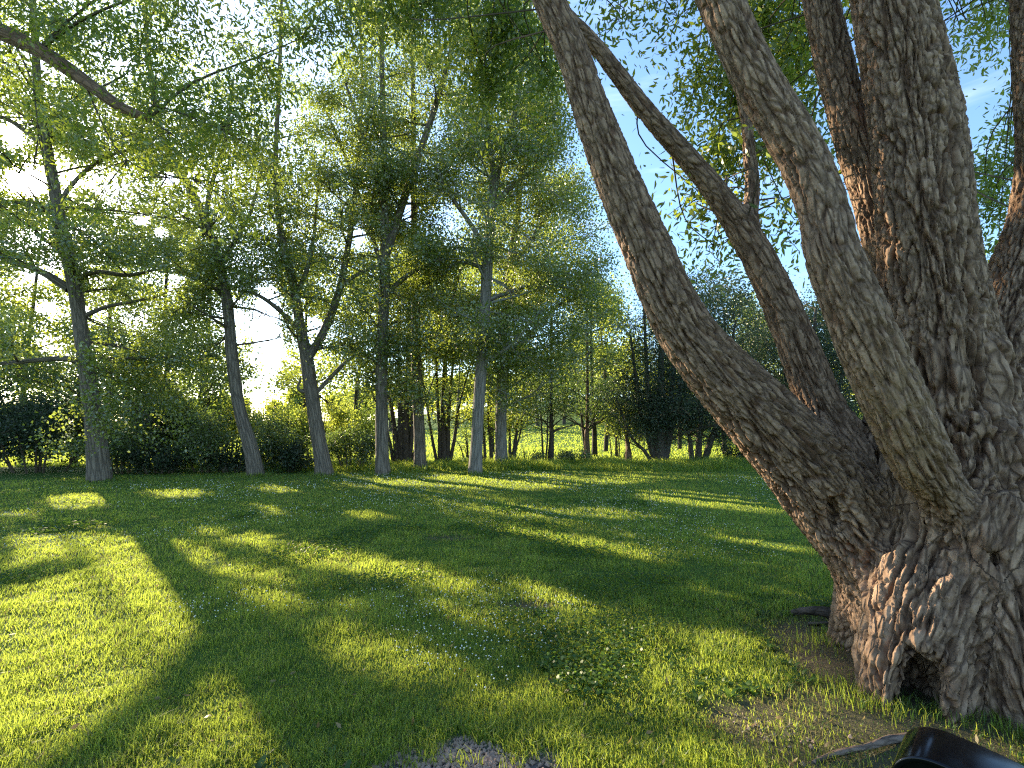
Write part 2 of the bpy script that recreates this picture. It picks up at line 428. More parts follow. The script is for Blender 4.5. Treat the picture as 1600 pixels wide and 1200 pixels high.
def keep_leaves(P, jitter=0.10, strength=1.0):
    """gaps in the canopy: leaves that would shade the sunny patches are not there"""
    P = np.asarray(P, float)
    t = P[:, 2] / SUN[2]
    g = P - SUN[None, :] * t[:, None]
    dist = np.maximum(np.hypot(g[:, 0], g[:, 1]), 1.0)
    j = RNG.normal(0, 1, (len(P), 2)) * (jitter * np.clip(dist / 8, 0.5, 2.0))[:, None]
    wob = np.stack([vnoise(np.stack([g[:, 0] * 1.1, g[:, 1] * 1.1, g[:, 0] * 0], -1), 31), vnoise(np.stack([g[:, 0] * 1.1, g[:, 1] * 1.1, g[:, 0] * 0], -1), 32)], -1) * 0.16
    x, y = g[:, 0] + j[:, 0] + wob[:, 0], g[:, 1] + j[:, 1] + wob[:, 1]
    lit = np.zeros(len(P), bool)
    for w in LIT_W: lit |= in_poly(x, y, w)
    lit &= RNG.random(len(P)) < strength
    for (c, r) in LIT_T:
        q = P - c
        s = q @ SUN
        d = np.linalg.norm(q - s[:, None] * SUN[None, :], axis=1)
        lit |= (s > max(0.3, r * 1.3)) & (d < r * (0.8 + 0.4 * RNG.random(len(P))))
    return ~lit
GAPS = [(418, 500, 26, 62), (425, 560, 16, 34), (222, 345, 16, 9), (250, 362, 12, 9), (38, 285, 40, 26), (265, 280, 14, 14), (18, 200, 14, 12), (640, 330, 14, 22), (20, 210, 18, 22), (560, 370, 14, 20), (185, 100, 14, 9), (880, 672, 62, 30), (830, 690, 40, 22), (960, 695, 40, 20), (700, 700, 50, 16)]
def keep_view(P):
    px, py = to_px(P)
    k_ = np.ones(len(P), bool)
    for (cx, cy, rx, ry) in GAPS:
        d = np.hypot((px - cx) / rx, (py - cy) / ry) + RNG.normal(0, 0.26, len(P))
        k_ &= d > 1
    return k_

# ------------------------------------------------------------------ tubes, leaves, tree growth
def catmull(P, n):
    P = np.asarray(P, float)
    if len(P) == 2:
        t = np.linspace(0, 1, n)[:, None]; return P[0] * (1 - t) + P[1] * t
    E = np.vstack([2 * P[0] - P[1], P, 2 * P[-1] - P[-2]])
    m = len(P) - 1
    T = np.linspace(0, m, n); i = np.minimum(T.astype(int), m - 1); t = (T - i)[:, None]
    a, b, c, d = E[i], E[i + 1], E[i + 2], E[i + 3]
    return 0.5 * (2 * b + (c - a) * t + (2 * a - 5 * b + 4 * c - d) * t ** 2 + (3 * b - a - 3 * c + d) * t ** 3)
def frames(P):
    T = np.gradient(P, axis=0); T /= np.linalg.norm(T, axis=1)[:, None] + 1e-9
    N = np.zeros_like(P)
    v = np.array([1.0, 0, 0]) if abs(T[0, 0]) < 0.8 else np.array([0, 1.0, 0])
    for i in range(len(P)):
        v = v - T[i] * (v @ T[i]); v = v / (np.linalg.norm(v) + 1e-9); N[i] = v
    return T, N, np.cross(T, N)
class Tubes:
    def __init__(self): self.V, self.Q, self.B, self.n, self.args = [], [], [], 0, []
    def thin(self, off):
        """drop the twigs that would shade a sunny patch"""
        if not self.args: return self
        L = [len(a[0]) for a in self.args]; ok = keep_leaves(np.concatenate([a[0] for a in self.args]) + off)
        T, i = Tubes(), 0
        for a, l in zip(self.args, L):
            if ok[i:i + l].mean() > 0.6: T.add(*a)
            i += l
        return T
    def add(self, P, R, k=8, rough=0.0, seed=0):
        self.args.append((P, R, k, rough, seed))
        P = np.asarray(P, float); R = np.asarray(R, float)
        T, N, B = frames(P)
        a = np.linspace(0, 2 * np.pi, k, endpoint=False)
        c, s = np.cos(a), np.sin(a)
        off = (N[:, None, :] * c[None, :, None] + B[:, None, :] * s[None, :, None])
        Rr = np.repeat(R[:, None], k, 1)
        L = np.concatenate([[0], np.cumsum(np.linalg.norm(np.diff(P, axis=0), axis=1))])
        if rough:
            q = np.stack([c[None, :] * 3.0 + 0 * L[:, None], s[None, :] * 3.0 + 0 * L[:, None], L[:, None] * 1.2 / max(R.max() * 4, 0.2) + 0 * c[None, :]], -1).reshape(-1, 3) + seed * 7.7
            Rr = Rr * (1 + rough * fbm(q, seed, 3).reshape(len(P), k))
        V = P[:, None, :] + off * Rr[:, :, None]
        bc = np.stack([c[None, :] * Rr, s[None, :] * Rr, np.repeat(L[:, None], k, 1)], -1) + seed * 3.1
        j = np.arange(k); j2 = (j + 1) % k
        base = self.n + np.arange(len(P) - 1)[:, None] * k
        Q = np.stack([base + j, base + j2, base + k + j2, base + k + j], -1).reshape(-1, 4)
        tipc = self.n + (len(P) - 1) * k
        self.V.append(V.reshape(-1, 3)); self.B.append(bc.reshape(-1, 3)); self.Q.append(Q)
        self.n += len(P) * k
        # end cap
        self.V.append(P[-1:] + T[-1:] * R[-1] * 0.5); self.B.append(bc[-1, :1]); 
        self.Q.append(np.stack([tipc + j, tipc + j2, np.full(k, self.n), np.full(k, self.n)], -1)); self.n += 1
    def build(self, name, mat, parent=None):
        Q = np.concatenate(self.Q)
        tri = Q[:, 2] == Q[:, 3]
        V = np.concatenate(self.V)
        return mesh_obj(name, V, quads=Q[~tri], tris=Q[tri][:, :3], mat=mat, parent=parent, attrs={'bark_co': np.concatenate(self.B), 'furrow': np.zeros(len(V))})

def unit(v): return v / (np.linalg.norm(v, axis=-1, keepdims=True) + 1e-9)
def leaf_geo(C, size, ratio=0.7, droop=0.35, kind='kite', rnd=None, up=0.3):
    """many leaves: returns verts, quads, face random. kite: 1 quad; lance: 2 quads along the blade"""
    n = len(C)
    d = unit(RNG.normal(0, 1, (n, 3)) + np.array([0, 0, -droop]))
    nn = RNG.normal(0, 1, (n, 3)) + np.array([0, 0, up])
    nn = unit(nn - d * np.sum(nn * d, 1)[:, None])
    b = np.cross(d, nn)
    s = size * (0.65 + 0.7 * RNG.random(n))
    s = s[:, None]
    w = s * ratio * 0.5
    if kind == 'kite':
        V = np.stack([C, C + d * s * 0.42 + b * w + nn * s * 0.10, C + d * s, C + d * s * 0.42 - b * w + nn * s * 0.10], 1)
        Q = np.arange(n * 4).reshape(n, 4)
        r = rnd if rnd is not None else RNG.random(n)
        return V.reshape(-1, 3), Q, r
    bend = nn * s * (RNG.random((n, 1)) - 0.5) * 0.35
    V = np.stack([C, C + d * s * 0.36 + b * w + bend * 0.4, C + d * s * 0.36 - b * w + bend * 0.4,
                  C + d * s * 0.7 + b * w * 0.62 + bend * 0.2, C + d * s * 0.7 - b * w * 0.62 + bend * 0.2, C + d * s - bend * 0.5], 1)
    o = np.arange(n)[:, None] * 6
    Q = np.concatenate([o + np.array([[1, 3, 4, 2]])], 0)
    T1 = o + np.array([[0, 1, 2]]); T2 = o + np.array([[3, 5, 4]])
    r = rnd if rnd is not None else RNG.random(n)
    return V.reshape(-1, 3), (Q, np.concatenate([T1, T2])), np.concatenate([r, r, r])
def leaves_obj(name, C, size, mat, parent=None, ratio=0.7, droop=0.35, kind='kite', crnd=None, up=0.3, twigs=None, tmat=None):
    n = len(C)
    r = RNG.random(n) if crnd is None else np.clip(crnd * 0.55 + RNG.random(n) * 0.45, 0, 1)
    V, Q, fr = leaf_geo(C, size, ratio, droop, kind, r, up)
    Q, Tr = (Q, np.zeros((0, 3), int)) if kind == 'kite' else Q
    if twigs is None or not twigs.Q:
        return mesh_obj(name, V, quads=Q, tris=Tr, mat=mat, parent=parent, fattrs={'rnd': fr}, flat=True)
    TQ = np.concatenate(twigs.Q); TV = np.concatenate(twigs.V); tri = TQ[:, 2] == TQ[:, 3]; o_ = len(V)
    q1, q2, t1, t2 = Q, TQ[~tri] + o_, Tr, TQ[tri][:, :3] + o_
    ob = mesh_obj(name, np.concatenate([V, TV]), quads=np.concatenate([q1, q2]), tris=np.concatenate([t1, t2]), mat=mat, parent=parent,
                  fattrs={'rnd': np.concatenate([fr[:len(q1)], np.zeros(len(q2)), fr[len(q1):], np.zeros(len(t2))])}, flat=True)
    ob.data.materials.append(tmat or M['twig'])
    ob.data.polygons.foreach_set('material_index', np.concatenate([np.zeros(len(q1)), np.ones(len(q2)), np.zeros(len(t1)), np.ones(len(t2))]).astype(np.int32))
    return ob

def grow(stems, nb, length, start=0.25, up=0.55, nsub=5, tw=None, azb=None):
    """side branches from the stems; returns twig points to hang leaves on, adds the tubes to tw"""
    pts = []
    tot = sum(np.linalg.norm(np.diff(P, axis=0), axis=1).sum() for P, R in stems)
    for (P, R) in stems:
        L = np.linalg.norm(np.diff(P, axis=0), axis=1).sum()
        m = max(2, int(nb * L / tot))
        for q in range(m):
            f = start + (1 - start) * ((q + random.random()) / m)
            i = min(int(f * (len(P) - 1)), len(P) - 2)
            o = P[i] + (P[i + 1] - P[i]) * (f * (len(P) - 1) - i)
            az = q * 2.399 + random.uniform(-0.5, 0.5)
            if azb is not None and random.random() < azb[1]: az = azb[0] + random.gauss(0, 0.6)
            fall = 1.0 - 0.55 * max(0.0, (f - 0.45) / 0.55)
            ln = length * fall * random.uniform(0.6, 1.15)
            d = np.array([math.cos(az), math.sin(az), up + random.uniform(-0.25, 0.3)]); d /= np.linalg.norm(d)
            mid = o + d * ln * 0.5 + np.array([0, 0, -0.04 * ln])
            end = o + d * ln + np.array([random.uniform(-.15, .15), random.uniform(-.15, .15), random.uniform(-0.18, 0.05)]) * ln
            bp = catmull([o, mid, end], 7)
            r0 = min(R[i] * 0.5, 0.018 * ln + 0.008)
            if tw is not None: tw.add(bp, np.linspace(r0, 0.006, 7), 5)
            pts.append((bp[3:], 1.0))
            for s in range(nsub):
                g = random.uniform(0.25, 1.0)
                j = min(int(g * 6), 5)
                so_ = bp[j] + (bp[j + 1] - bp[j]) * (g * 6 - j)
                sd = d + np.array([random.gauss(0, 0.7), random.gauss(0, 0.7), random.gauss(0, 0.5)]); sd /= np.linalg.norm(sd)
                sln = ln * random.uniform(0.25, 0.5)
                sp = catmull([so_, so_ + sd * sln * 0.5, so_ + sd * sln + np.array([0, 0, -0.12 * sln])], 5)
                if tw is not None: tw.add(sp, np.linspace(r0 * 0.4, 0.004, 5), 4)
                pts.append((sp[1:], 1.0))
    return pts
def hang(pts, n, sigma):
    """leaf positions round the twigs, with the clump each one belongs to"""
    A = np.array([p[0] for p in pts]) if False else None
    segs = [p[0] for p in pts]
    lens = np.array([len(s) for s in segs], float)
    k_ = RNG.choice(len(segs), n, p=lens / lens.sum())
    t = RNG.random(n)
    C = np.empty((n, 3)); cl = RNG.random(len(segs))[k_]
    for i, s in enumerate(segs):
        m = np.nonzero(k_ == i)[0]
        if len(m) == 0: continue
        T = t[m] * (len(s) - 1); j = np.minimum(T.astype(int), len(s) - 2)
        C[m] = s[j] + (s[j + 1] - s[j]) * (T - j)[:, None]
    return C + RNG.normal(0, sigma, (n, 3)) * np.array([1, 1, 0.8]), cl
def stem(pix, depth, n=26, drift=0.0):
    """trunk traced in the photograph: (px, py, half width in px) standing at a given distance"""
    P = [at(a, b, depth + drift * i) for i, (a, b, r) in enumerate(pix)]
    R = [r / FPX * depth * 0.97 * FPX / math.hypot(FPX, a - 800.0) for (a, b, r) in pix]
    T = np.linspace(0, len(P) - 1, n)
    return catmull(P, n), np.interp(T, np.arange(len(P)), R)

FEET = []
def tree(name, label, depth, pix, limbs=(), bark='poplar_bark', leaf='poplar_leaf', nb=46, length=2.6, nleaf=26000, size=0.085, start=0.28,
         up=0.55, sigma=0.24, group=None, extra=(), view=True, flare=1.25, ratio=0.78, azb=None, cat='tree'):
    P, R = stem(pix, depth)
    base = P[0].copy(); gz = float(terrain(base[0], base[1])); base[2] = gz
    root = thing(name, label, cat, tuple(base), group)
    FEET.append((base[0], base[1], R[0]))
    off = base
    P[0, 2] = min(P[0, 2], gz) - 0.12
    R2 = R * (1 + (flare - 1) * np.exp(-np.maximum(P[:, 2] - gz, 0) / 0.25))
    T = Tubes(); T.add(P - off, R2, 14, 0.10, sum(map(ord, label)) % 50)
    T.build('trunk', M[bark], root)
    stems = [(P, R)]
    for (lp, fr) in limbs:
        Q, S = stem(lp, depth, 14, fr)
        T = Tubes(); T.add(Q - off, S, 9, 0.08, 5)
        T.build('limb', M[bark], root)
        stems.append((Q, S))
    tw = Tubes()
    pts = grow([(p - off, r) for p, r in stems], int(nb * 1.6), length, start, up, 6, tw, azb)
    size *= 0.98
    C, cl = hang(pts, int(nleaf * 2.1), sigma * 1.3)
    for (a, b, d, rx, rz, n) in extra:
        n = int(n * 1.2)             # low sprays: pixel, distance, half sizes
        c = at(a, b, d) - off
        e = c + RNG.normal(0, 1, (n, 3)) * np.array([rx, 0.5, rz]) * 0.55
        ii = np.argmin(np.linalg.norm(P - off - c - np.array([0, 0, 0.8]), axis=1))
        for q in range(5):
            tipp = c + np.array([random.uniform(-1, 1) * rx, random.uniform(-.4, .4), random.uniform(-1, .5) * rz])
            tw.add(catmull([P[ii] - off, (P[ii] - off + c) / 2 + np.array([0, 0, 0.1]), tipp], 7), np.linspace(0.025, 0.006, 7), 5)
        C = np.concatenate([C, e]); cl = np.concatenate([cl, np.clip(RNG.normal(0.6, 0.25, n), 0, 1)])
    W = C + off
    ok = (W[:, 2] > terrain(W[:, 0], W[:, 1]) + 0.05) & keep_leaves(W)
    if view: ok &= keep_view(W)
    leaves_obj('crown', C[ok], size, M[leaf], root, ratio, crnd=cl[ok], twigs=tw.thin(off), tmat=M['twig_pale'] if bark == 'pale_bark' else None)
    return root

# ------------------------------------------------------------------ the old willow in front
SR = 0.86
def wst(pix, extra=()):
    P = [at(a, b, d) for (a, b, d, r) in pix] + [np.array(e[:3]) for e in extra]
    R = [r / FPX * d * SR for (a, b, d, r) in pix] + [e[3] for e in extra]
    return np.array(P), np.array(R)
ST = [
    ('limb', [(1425, 1000, 3.5, 70), (1372, 885, 3.58, 72), (1270, 745, 3.65, 72), (1195, 660, 3.65, 62), (1095, 550, 3.7, 51), (1045, 470, 3.72, 46), (1003, 375, 3.75, 41), (967, 290, 3.78, 38), (928, 187, 3.8, 34), (893, 80, 3.85, 30), (858, 0, 3.9, 28), (822, -100, 3.95, 26), (780, -220, 4.0, 23)],
     'long limb leaning far out over the lawn to the left'),
    ('limb', [(1318, 712, 3.72, 46), (1283, 640, 3.8, 39), (1258, 572, 3.85, 36), (1228, 494, 3.9, 31), (1184, 400, 3.95, 27), (1150, 345, 3.98, 23), (1094, 270, 4.0, 20), (1010, 175, 4.05, 17), (945, 90, 4.1, 14), (893, 30, 4.12, 11), (850, -20, 4.15, 8)],
     'slender limb forking off the leaning limb'),
    ('limb', [(1480, 790, 3.12, 34), (1448, 735, 3.0, 44), (1428, 695, 2.96, 46), (1395, 620, 2.95, 48), (1347, 512, 3.0, 47), (1303, 400, 3.05, 43), (1290, 337, 3.1, 40), (1263, 262, 3.15, 40), (1221, 187, 3.2, 40), (1178, 112, 3.25, 38), (1125, 0, 3.3, 36), (1075, -110, 3.4, 33), (1010, -250, 3.5, 29)],
     'yellowish limb growing out of the front of the trunk'),
    ('limb', [(1445, 590, 3.72, 40), (1400, 440, 3.95, 36), (1366, 310, 4.05, 34), (1337, 225, 4.1, 32), (1307, 112, 4.15, 31), (1283, 0, 4.2, 30), (1262, -100, 4.25, 28), (1235, -230, 4.3, 25)],
     'dark limb behind with its left side sunlit'),
    ('limb', [(1492, 800, 3.5, 108), (1480, 640, 3.5, 98), (1462, 500, 3.5, 83), (1450, 410, 3.5, 75), (1440, 330, 3.5, 71), (1431, 225, 3.55, 68), (1413, 112, 3.6, 66), (1391, 0, 3.65, 61), (1373, -120, 3.7, 56), (1350, -260, 3.75, 48)],
     'thickest upright limb with grey furrowed bark'),
    ('limb', [(1535, 700, 3.65, 70), (1562, 540, 3.85, 56), (1592, 435, 3.95, 48), (1618, 350, 4.0, 42), (1630, 262, 4.05, 40), (1628, 150, 4.1, 38), (1622, 0, 4.15, 36), (1612, -100, 4.2, 34), (1600, -230, 4.25, 30)],
     'dark limb at the right edge'),
    ('stub', [(1172, 345, 4.0, 13), (1176, 290, 4.05, 12), (1170, 230, 4.1, 11), (1166, 190, 4.15, 9), (1150, 120, 4.2, 7)], 'thin upright shoot on the slender limb'),
]
core = [((3.05, 3.55, -0.25), 0.74), ((3.05, 3.55, 0.25), 0.66), ((3.06, 3.55, 0.7), 0.60), ((3.05, 3.52, 1.15), 0.52)]
flares = [([(2.75, 3.30, 0.75), (2.48, 3.16, 0.35), (2.28, 3.06, 0.08), (2.12, 3.0, -0.16)], [0.37, 0.32, 0.265, 0.19]),
          ([(2.9, 3.2, 0.7), (2.80, 2.98, 0.30), (2.74, 2.86, 0.0), (2.70, 2.72, -0.2)], [0.34, 0.27, 0.22, 0.16]),
          ([(3.2, 3.2, 0.6), (3.28, 2.92, 0.2), (3.34, 2.75, -0.16)], [0.36, 0.30, 0.22]),
          ([(3.4, 3.4, 0.5), (3.75, 3.2, 0.1), (4.0, 3.1, -0.18)], [0.4, 0.3, 0.18]),
          ([(2.75, 3.6, 0.5), (2.52, 3.68, 0.15), (2.36, 3.76, -0.15)], [0.30, 0.22, 0.13]),
          ([(3.2, 3.9, 0.5), (3.4, 4.2, 0.1), (3.5, 4.4, -0.15)], [0.4, 0.3, 0.2]),
          ([(2.85, 3.12, 1.0), (2.72, 3.05, 0.78), (2.66, 3.04, 0.55)], [0.20, 0.17, 0.12])]
H = 0.016
LO = np.array([-0.35, 2.05, -0.22]); HI = np.array([4.75, 4.95, 6.05])
DIM = np.ceil((HI - LO) / H).astype(int)
FAR = 0.5
def seg_sdf(D, P, R, kk=0.0):
    for i in range(len(P) - 1):
        a, b, ra, rb = P[i], P[i + 1], R[i], R[i + 1]
        m = max(ra, rb) + 0.26
        l = np.maximum(np.floor((np.minimum(a, b) - m - LO) / H).astype(int), 0)
        h = np.minimum(np.ceil((np.maximum(a, b) + m - LO) / H).astype(int), DIM)
        if np.any(h <= l): continue
        X = (LO[0] + H * np.arange(l[0], h[0])).astype(np.float32)[:, None, None] - np.float32(a[0])
        Y = (LO[1] + H * np.arange(l[1], h[1])).astype(np.float32)[None, :, None] - np.float32(a[1])
        Z = (LO[2] + H * np.arange(l[2], h[2])).astype(np.float32)[None, None, :] - np.float32(a[2])
        ba = (b - a).astype(np.float32); bb = float(ba @ ba) + 1e-9
        t = np.clip((X * ba[0] + Y * ba[1] + Z * ba[2]) / np.float32(bb), 0, 1)
        d = np.sqrt((X - t * ba[0]) ** 2 + (Y - t * ba[1]) ** 2 + (Z - t * ba[2]) ** 2) - (np.float32(ra) + t * np.float32(rb - ra))
        s = D[l[0]:h[0], l[1]:h[1], l[2]:h[2]]
        np.minimum(s, d, out=s)
def smin_into(A, B, kk):
    h = np.maximum(kk - np.abs(A - B), 0) / kk
    np.minimum(A, B, out=A); A -= h * h * (kk * 0.25)
STEMS = []                                    # (curve points, radii, arc length) of each stem for the bark
D = np.full(DIM, FAR, np.float32)
cp = np.array([c[0] for c in core]); cr_ = np.array([c[1] for c in core])
seg_sdf(D, catmull(cp, 9), np.interp(np.linspace(0, 3, 9), np.arange(4), cr_))
STEMS.append((catmull(np.vstack([cp, cp[-1:] + [[0, 0, 0.5]]]), 12), np.full(12, 0.6)))
for (fp, fr) in flares:
    E = np.full(DIM, FAR, np.float32)
    Pn = catmull(np.array(fp), 9); Rn = np.interp(np.linspace(0, len(fr) - 1, 9), np.arange(len(fr)), fr)
    seg_sdf(E, Pn, Rn); smin_into(D, E, 0.09)
WST = []
for idx, (nm, pix, lab) in enumerate(ST):
    P, R = wst(pix)
    m = len(pix) * 3
    Pn = catmull(P, m); Rn = np.interp(np.linspace(0, len(R) - 1, m), np.arange(len(R)), R)
    WST.append((Pn, Rn)); STEMS.append((Pn, Rn))
    E = np.full(DIM, FAR, np.float32)
    seg_sdf(E, Pn, Rn); smin_into(D, E, 0.20 if idx in (0, 4, 2) else 0.12)
del E
for (fp, fr) in flares:
    STEMS.append((catmull(np.array(fp)[::-1], 9), np.interp(np.linspace(0, len(fr) - 1, 9), np.arange(len(fr)), fr[::-1])))
# hollows between the buttresses
for (c, r) in [(at(1432, 1085, 3.02), 0.13), *[(at(1432 + 46 * t ** 1.4, 1120 - 250 * t, 2.83 + 0.09 * t), 0.05 - 0.03 * t) for t in np.linspace(0, 0.3, 5)], *[(at(1478 - 62 * t, 860 - 60 * t, 2.96 + 0.1 * t), 0.06) for t in np.linspace(0.1, 1, 5)], *[(at(1545 + 12 * t, 1090 - 250 * t, 2.78), 0.05) for t in np.linspace(0, 1, 8)], (at(1395, 790, 3.25), 0.10), (at(1545, 870, 2.95), 0.03), (at(1300, 800, 3.45), 0.05)]:
    l = np.maximum(((c - r * 2.5 - LO) / H).astype(int), 0); h = np.minimum(((c + r * 2.5 - LO) / H).astype(int), DIM)
    X = (LO[0] + H * np.arange(l[0], h[0]))[:, None, None] - c[0]; Y = (LO[1] + H * np.arange(l[1], h[1]))[None, :, None] - c[1]; Z = (LO[2] + H * np.arange(l[2], h[2]))[None, None, :] - c[2]
    d = (r - np.sqrt(X ** 2 + Y ** 2 + (Z * 0.45) ** 2)).astype(np.float32)
    s = D[l[0]:h[0], l[1]:h[1], l[2]:h[2]]
    kk = 0.10; hh = np.maximum(kk - np.abs(s - d), 0) / kk
    s[...] = np.maximum(s, d) + hh * hh * kk * 0.25

def surface_nets(D):
    ins = D < 0
    c = [ins[i:DIM[0] - 1 + i, j:DIM[1] - 1 + j, k_:DIM[2] - 1 + k_] for i in (0, 1) for j in (0, 1) for k_ in (0, 1)]
    cnt = np.zeros(c[0].shape, np.uint8)
    for q in c: cnt += q
    act = (cnt > 0) & (cnt < 8)
    idx = np.argwhere(act)
    vid = np.full(act.shape, -1, np.int32); vid[act] = np.arange(len(idx))
    corners = [(i, j, k_) for i in (0, 1) for j in (0, 1) for k_ in (0, 1)]
    val = np.stack([D[idx[:, 0] + i, idx[:, 1] + j, idx[:, 2] + k_] for (i, j, k_) in corners], 1)
    S = np.zeros((len(idx), 3)); N = np.zeros(len(idx))
    for p_ in range(8):
        for q in range(p_ + 1, 8):
            a, b = np.array(corners[p_]), np.array(corners[q])
            if np.abs(a - b).sum() != 1: continue
            va, vb = val[:, p_], val[:, q]
            x = (va < 0) != (vb < 0)
            t = np.where(x, va / np.where(x, va - vb, 1), 0)
            S += x[:, None] * (a[None, :] + (b - a)[None, :] * t[:, None]); N += x
    V = LO + H * (idx + S / N[:, None])
    Q = []
    for axn in range(3):
        sl1 = [slice(None)] * 3; sl2 = [slice(None)] * 3
        sl1[axn] = slice(0, -1); sl2[axn] = slice(1, None)
        e = ins[tuple(sl1)] != ins[tuple(sl2)]
        o1, o2 = [(1, 2), (2, 0), (0, 1)][axn]
        E_ = np.argwhere(e)
        ok = (E_[:, o1] > 0) & (E_[:, o2] > 0) & (E_[:, o1] < act.shape[o1]) & (E_[:, o2] < act.shape[o2]) & (E_[:, axn] < act.shape[axn])
        E_ = E_[ok]
        def cell(d1, d2):
            f = E_.copy(); f[:, o1] -= d1; f[:, o2] -= d2
            return vid[f[:, 0], f[:, 1], f[:, 2]]
        q = np.stack([cell(1, 1), cell(0, 1), cell(0, 0), cell(1, 0)], 1)
        fl = ~ins[E_[:, 0], E_[:, 1], E_[:, 2]]
        q[fl] = q[fl][:, ::-1]
        Q.append(q)
    Q = np.concatenate(Q); Q = Q[(Q >= 0).all(1)]
    return V, Q
WV, WQ = surface_nets(D)
del D
def subdivide(V, Q):
    n = len(V)
    e = np.stack([Q, np.roll(Q, -1, 1)], -1).reshape(-1, 2); e.sort(axis=1)
    key = e[:, 0].astype(np.int64) * n + e[:, 1]
    u, inv = np.unique(key, return_inverse=True)
    inv = inv.reshape(-1, 4) + n
    em = (V[u // n] + V[u % n]) / 2
    fc = V[Q].mean(1); fi = np.arange(len(Q)) + n + len(u)
    NV = np.concatenate([V, em, fc])
    NQ = np.concatenate([np.stack([Q[:, i], inv[:, i], fi, inv[:, i - 1]], 1) for i in range(4)])
    return NV, NQ
def vnormals(V, Q):
    fn = np.cross(V[Q[:, 2]] - V[Q[:, 0]], V[Q[:, 3]] - V[Q[:, 1]])
    N = np.zeros_like(V)
    for i in range(4):
        for c_ in range(3): N[:, c_] += np.bincount(Q[:, i], fn[:, c_], len(V))
    return unit(N)
def relax(V, Q, it):
    for _ in range(it):
        S = np.zeros_like(V); n = np.zeros(len(V))
        for i in range(4):
            a, b = Q[:, i], Q[:, (i + 1) % 4]
            for c_ in range(3): S[:, c_] += np.bincount(a, V[b, c_], len(V)) + np.bincount(b, V[a, c_], len(V))
            n += np.bincount(a, minlength=len(V)) + np.bincount(b, minlength=len(V))
        V = V * 0.4 + 0.6 * S / n[:, None]
    return V
WV = relax(WV, WQ, 2)
WV, WQ = subdivide(WV, WQ)
WV = relax(WV, WQ, 1)
WN = vnormals(WV, WQ)
# bark: for each stem its own coordinates (offset across, length along), blended where stems meet
best = np.full(len(WV), 9.0); second = np.full(len(WV), 9.0); lab = np.zeros(len(WV), int)
info = []
for si, (P, R) in enumerate(STEMS):
    Pf = catmull(P, len(P) * 4); Rf = np.interp(np.linspace(0, len(R) - 1, len(Pf)), np.arange(len(R)), R)
    T, Nf, Bf = frames(Pf)
    L = np.concatenate([[0], np.cumsum(np.linalg.norm(np.diff(Pf, axis=0), axis=1))])
    d2 = np.full(len(WV), 1e9); ji = np.zeros(len(WV), int)
    for j in range(len(Pf)):
        q = ((WV - Pf[j]) ** 2).sum(1)
        m = q < d2; d2[m] = q[m]; ji[m] = j
    off = WV - Pf[ji]
    tl = L[ji] + np.einsum('ij,ij->i', off, T[ji])
    co = np.stack([np.einsum('ij,ij->i', off, Nf[ji]), np.einsum('ij,ij->i', off, Bf[ji]), tl], 1) + si * 5.3
    dist = np.sqrt(d2) - Rf[ji]
    info.append((dist, co, Rf[ji]))
    m = dist < best
    second = np.where(m, best, np.minimum(second, dist)); best = np.where(m, dist, best); lab = np.where(m, si, lab)
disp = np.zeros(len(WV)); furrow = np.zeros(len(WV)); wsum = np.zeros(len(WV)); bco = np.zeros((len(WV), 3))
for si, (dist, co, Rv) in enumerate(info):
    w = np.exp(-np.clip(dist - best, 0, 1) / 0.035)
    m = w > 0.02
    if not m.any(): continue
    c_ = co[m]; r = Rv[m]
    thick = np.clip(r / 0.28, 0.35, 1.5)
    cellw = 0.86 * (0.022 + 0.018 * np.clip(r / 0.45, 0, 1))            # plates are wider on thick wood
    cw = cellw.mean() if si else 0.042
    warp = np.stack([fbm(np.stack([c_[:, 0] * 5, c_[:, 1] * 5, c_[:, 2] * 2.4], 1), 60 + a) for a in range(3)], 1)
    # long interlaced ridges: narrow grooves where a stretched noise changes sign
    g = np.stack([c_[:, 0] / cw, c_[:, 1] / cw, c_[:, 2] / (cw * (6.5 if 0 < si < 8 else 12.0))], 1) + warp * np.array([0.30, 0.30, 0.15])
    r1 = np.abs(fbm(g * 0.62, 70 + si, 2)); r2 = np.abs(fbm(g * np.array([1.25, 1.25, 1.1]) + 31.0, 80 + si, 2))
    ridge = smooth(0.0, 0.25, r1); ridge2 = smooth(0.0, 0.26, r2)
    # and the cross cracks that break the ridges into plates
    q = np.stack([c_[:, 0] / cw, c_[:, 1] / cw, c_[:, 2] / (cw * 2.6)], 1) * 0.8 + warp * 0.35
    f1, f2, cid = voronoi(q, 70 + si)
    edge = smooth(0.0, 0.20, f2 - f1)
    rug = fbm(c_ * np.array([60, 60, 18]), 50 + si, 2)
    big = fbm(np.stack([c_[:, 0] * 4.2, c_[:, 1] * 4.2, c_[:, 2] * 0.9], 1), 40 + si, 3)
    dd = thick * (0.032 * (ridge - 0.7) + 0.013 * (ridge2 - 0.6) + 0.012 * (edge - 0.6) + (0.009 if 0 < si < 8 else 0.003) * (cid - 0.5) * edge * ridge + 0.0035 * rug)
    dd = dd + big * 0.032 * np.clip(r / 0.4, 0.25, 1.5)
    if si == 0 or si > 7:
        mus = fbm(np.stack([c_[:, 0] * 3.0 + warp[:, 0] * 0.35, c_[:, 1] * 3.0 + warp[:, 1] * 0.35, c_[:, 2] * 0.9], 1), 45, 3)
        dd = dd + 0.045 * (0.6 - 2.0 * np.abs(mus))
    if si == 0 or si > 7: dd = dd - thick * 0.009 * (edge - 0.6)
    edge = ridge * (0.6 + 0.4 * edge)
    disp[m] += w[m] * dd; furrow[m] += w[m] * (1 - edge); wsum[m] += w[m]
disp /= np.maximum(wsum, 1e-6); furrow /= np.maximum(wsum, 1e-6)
bco = np.zeros((len(WV), 3))
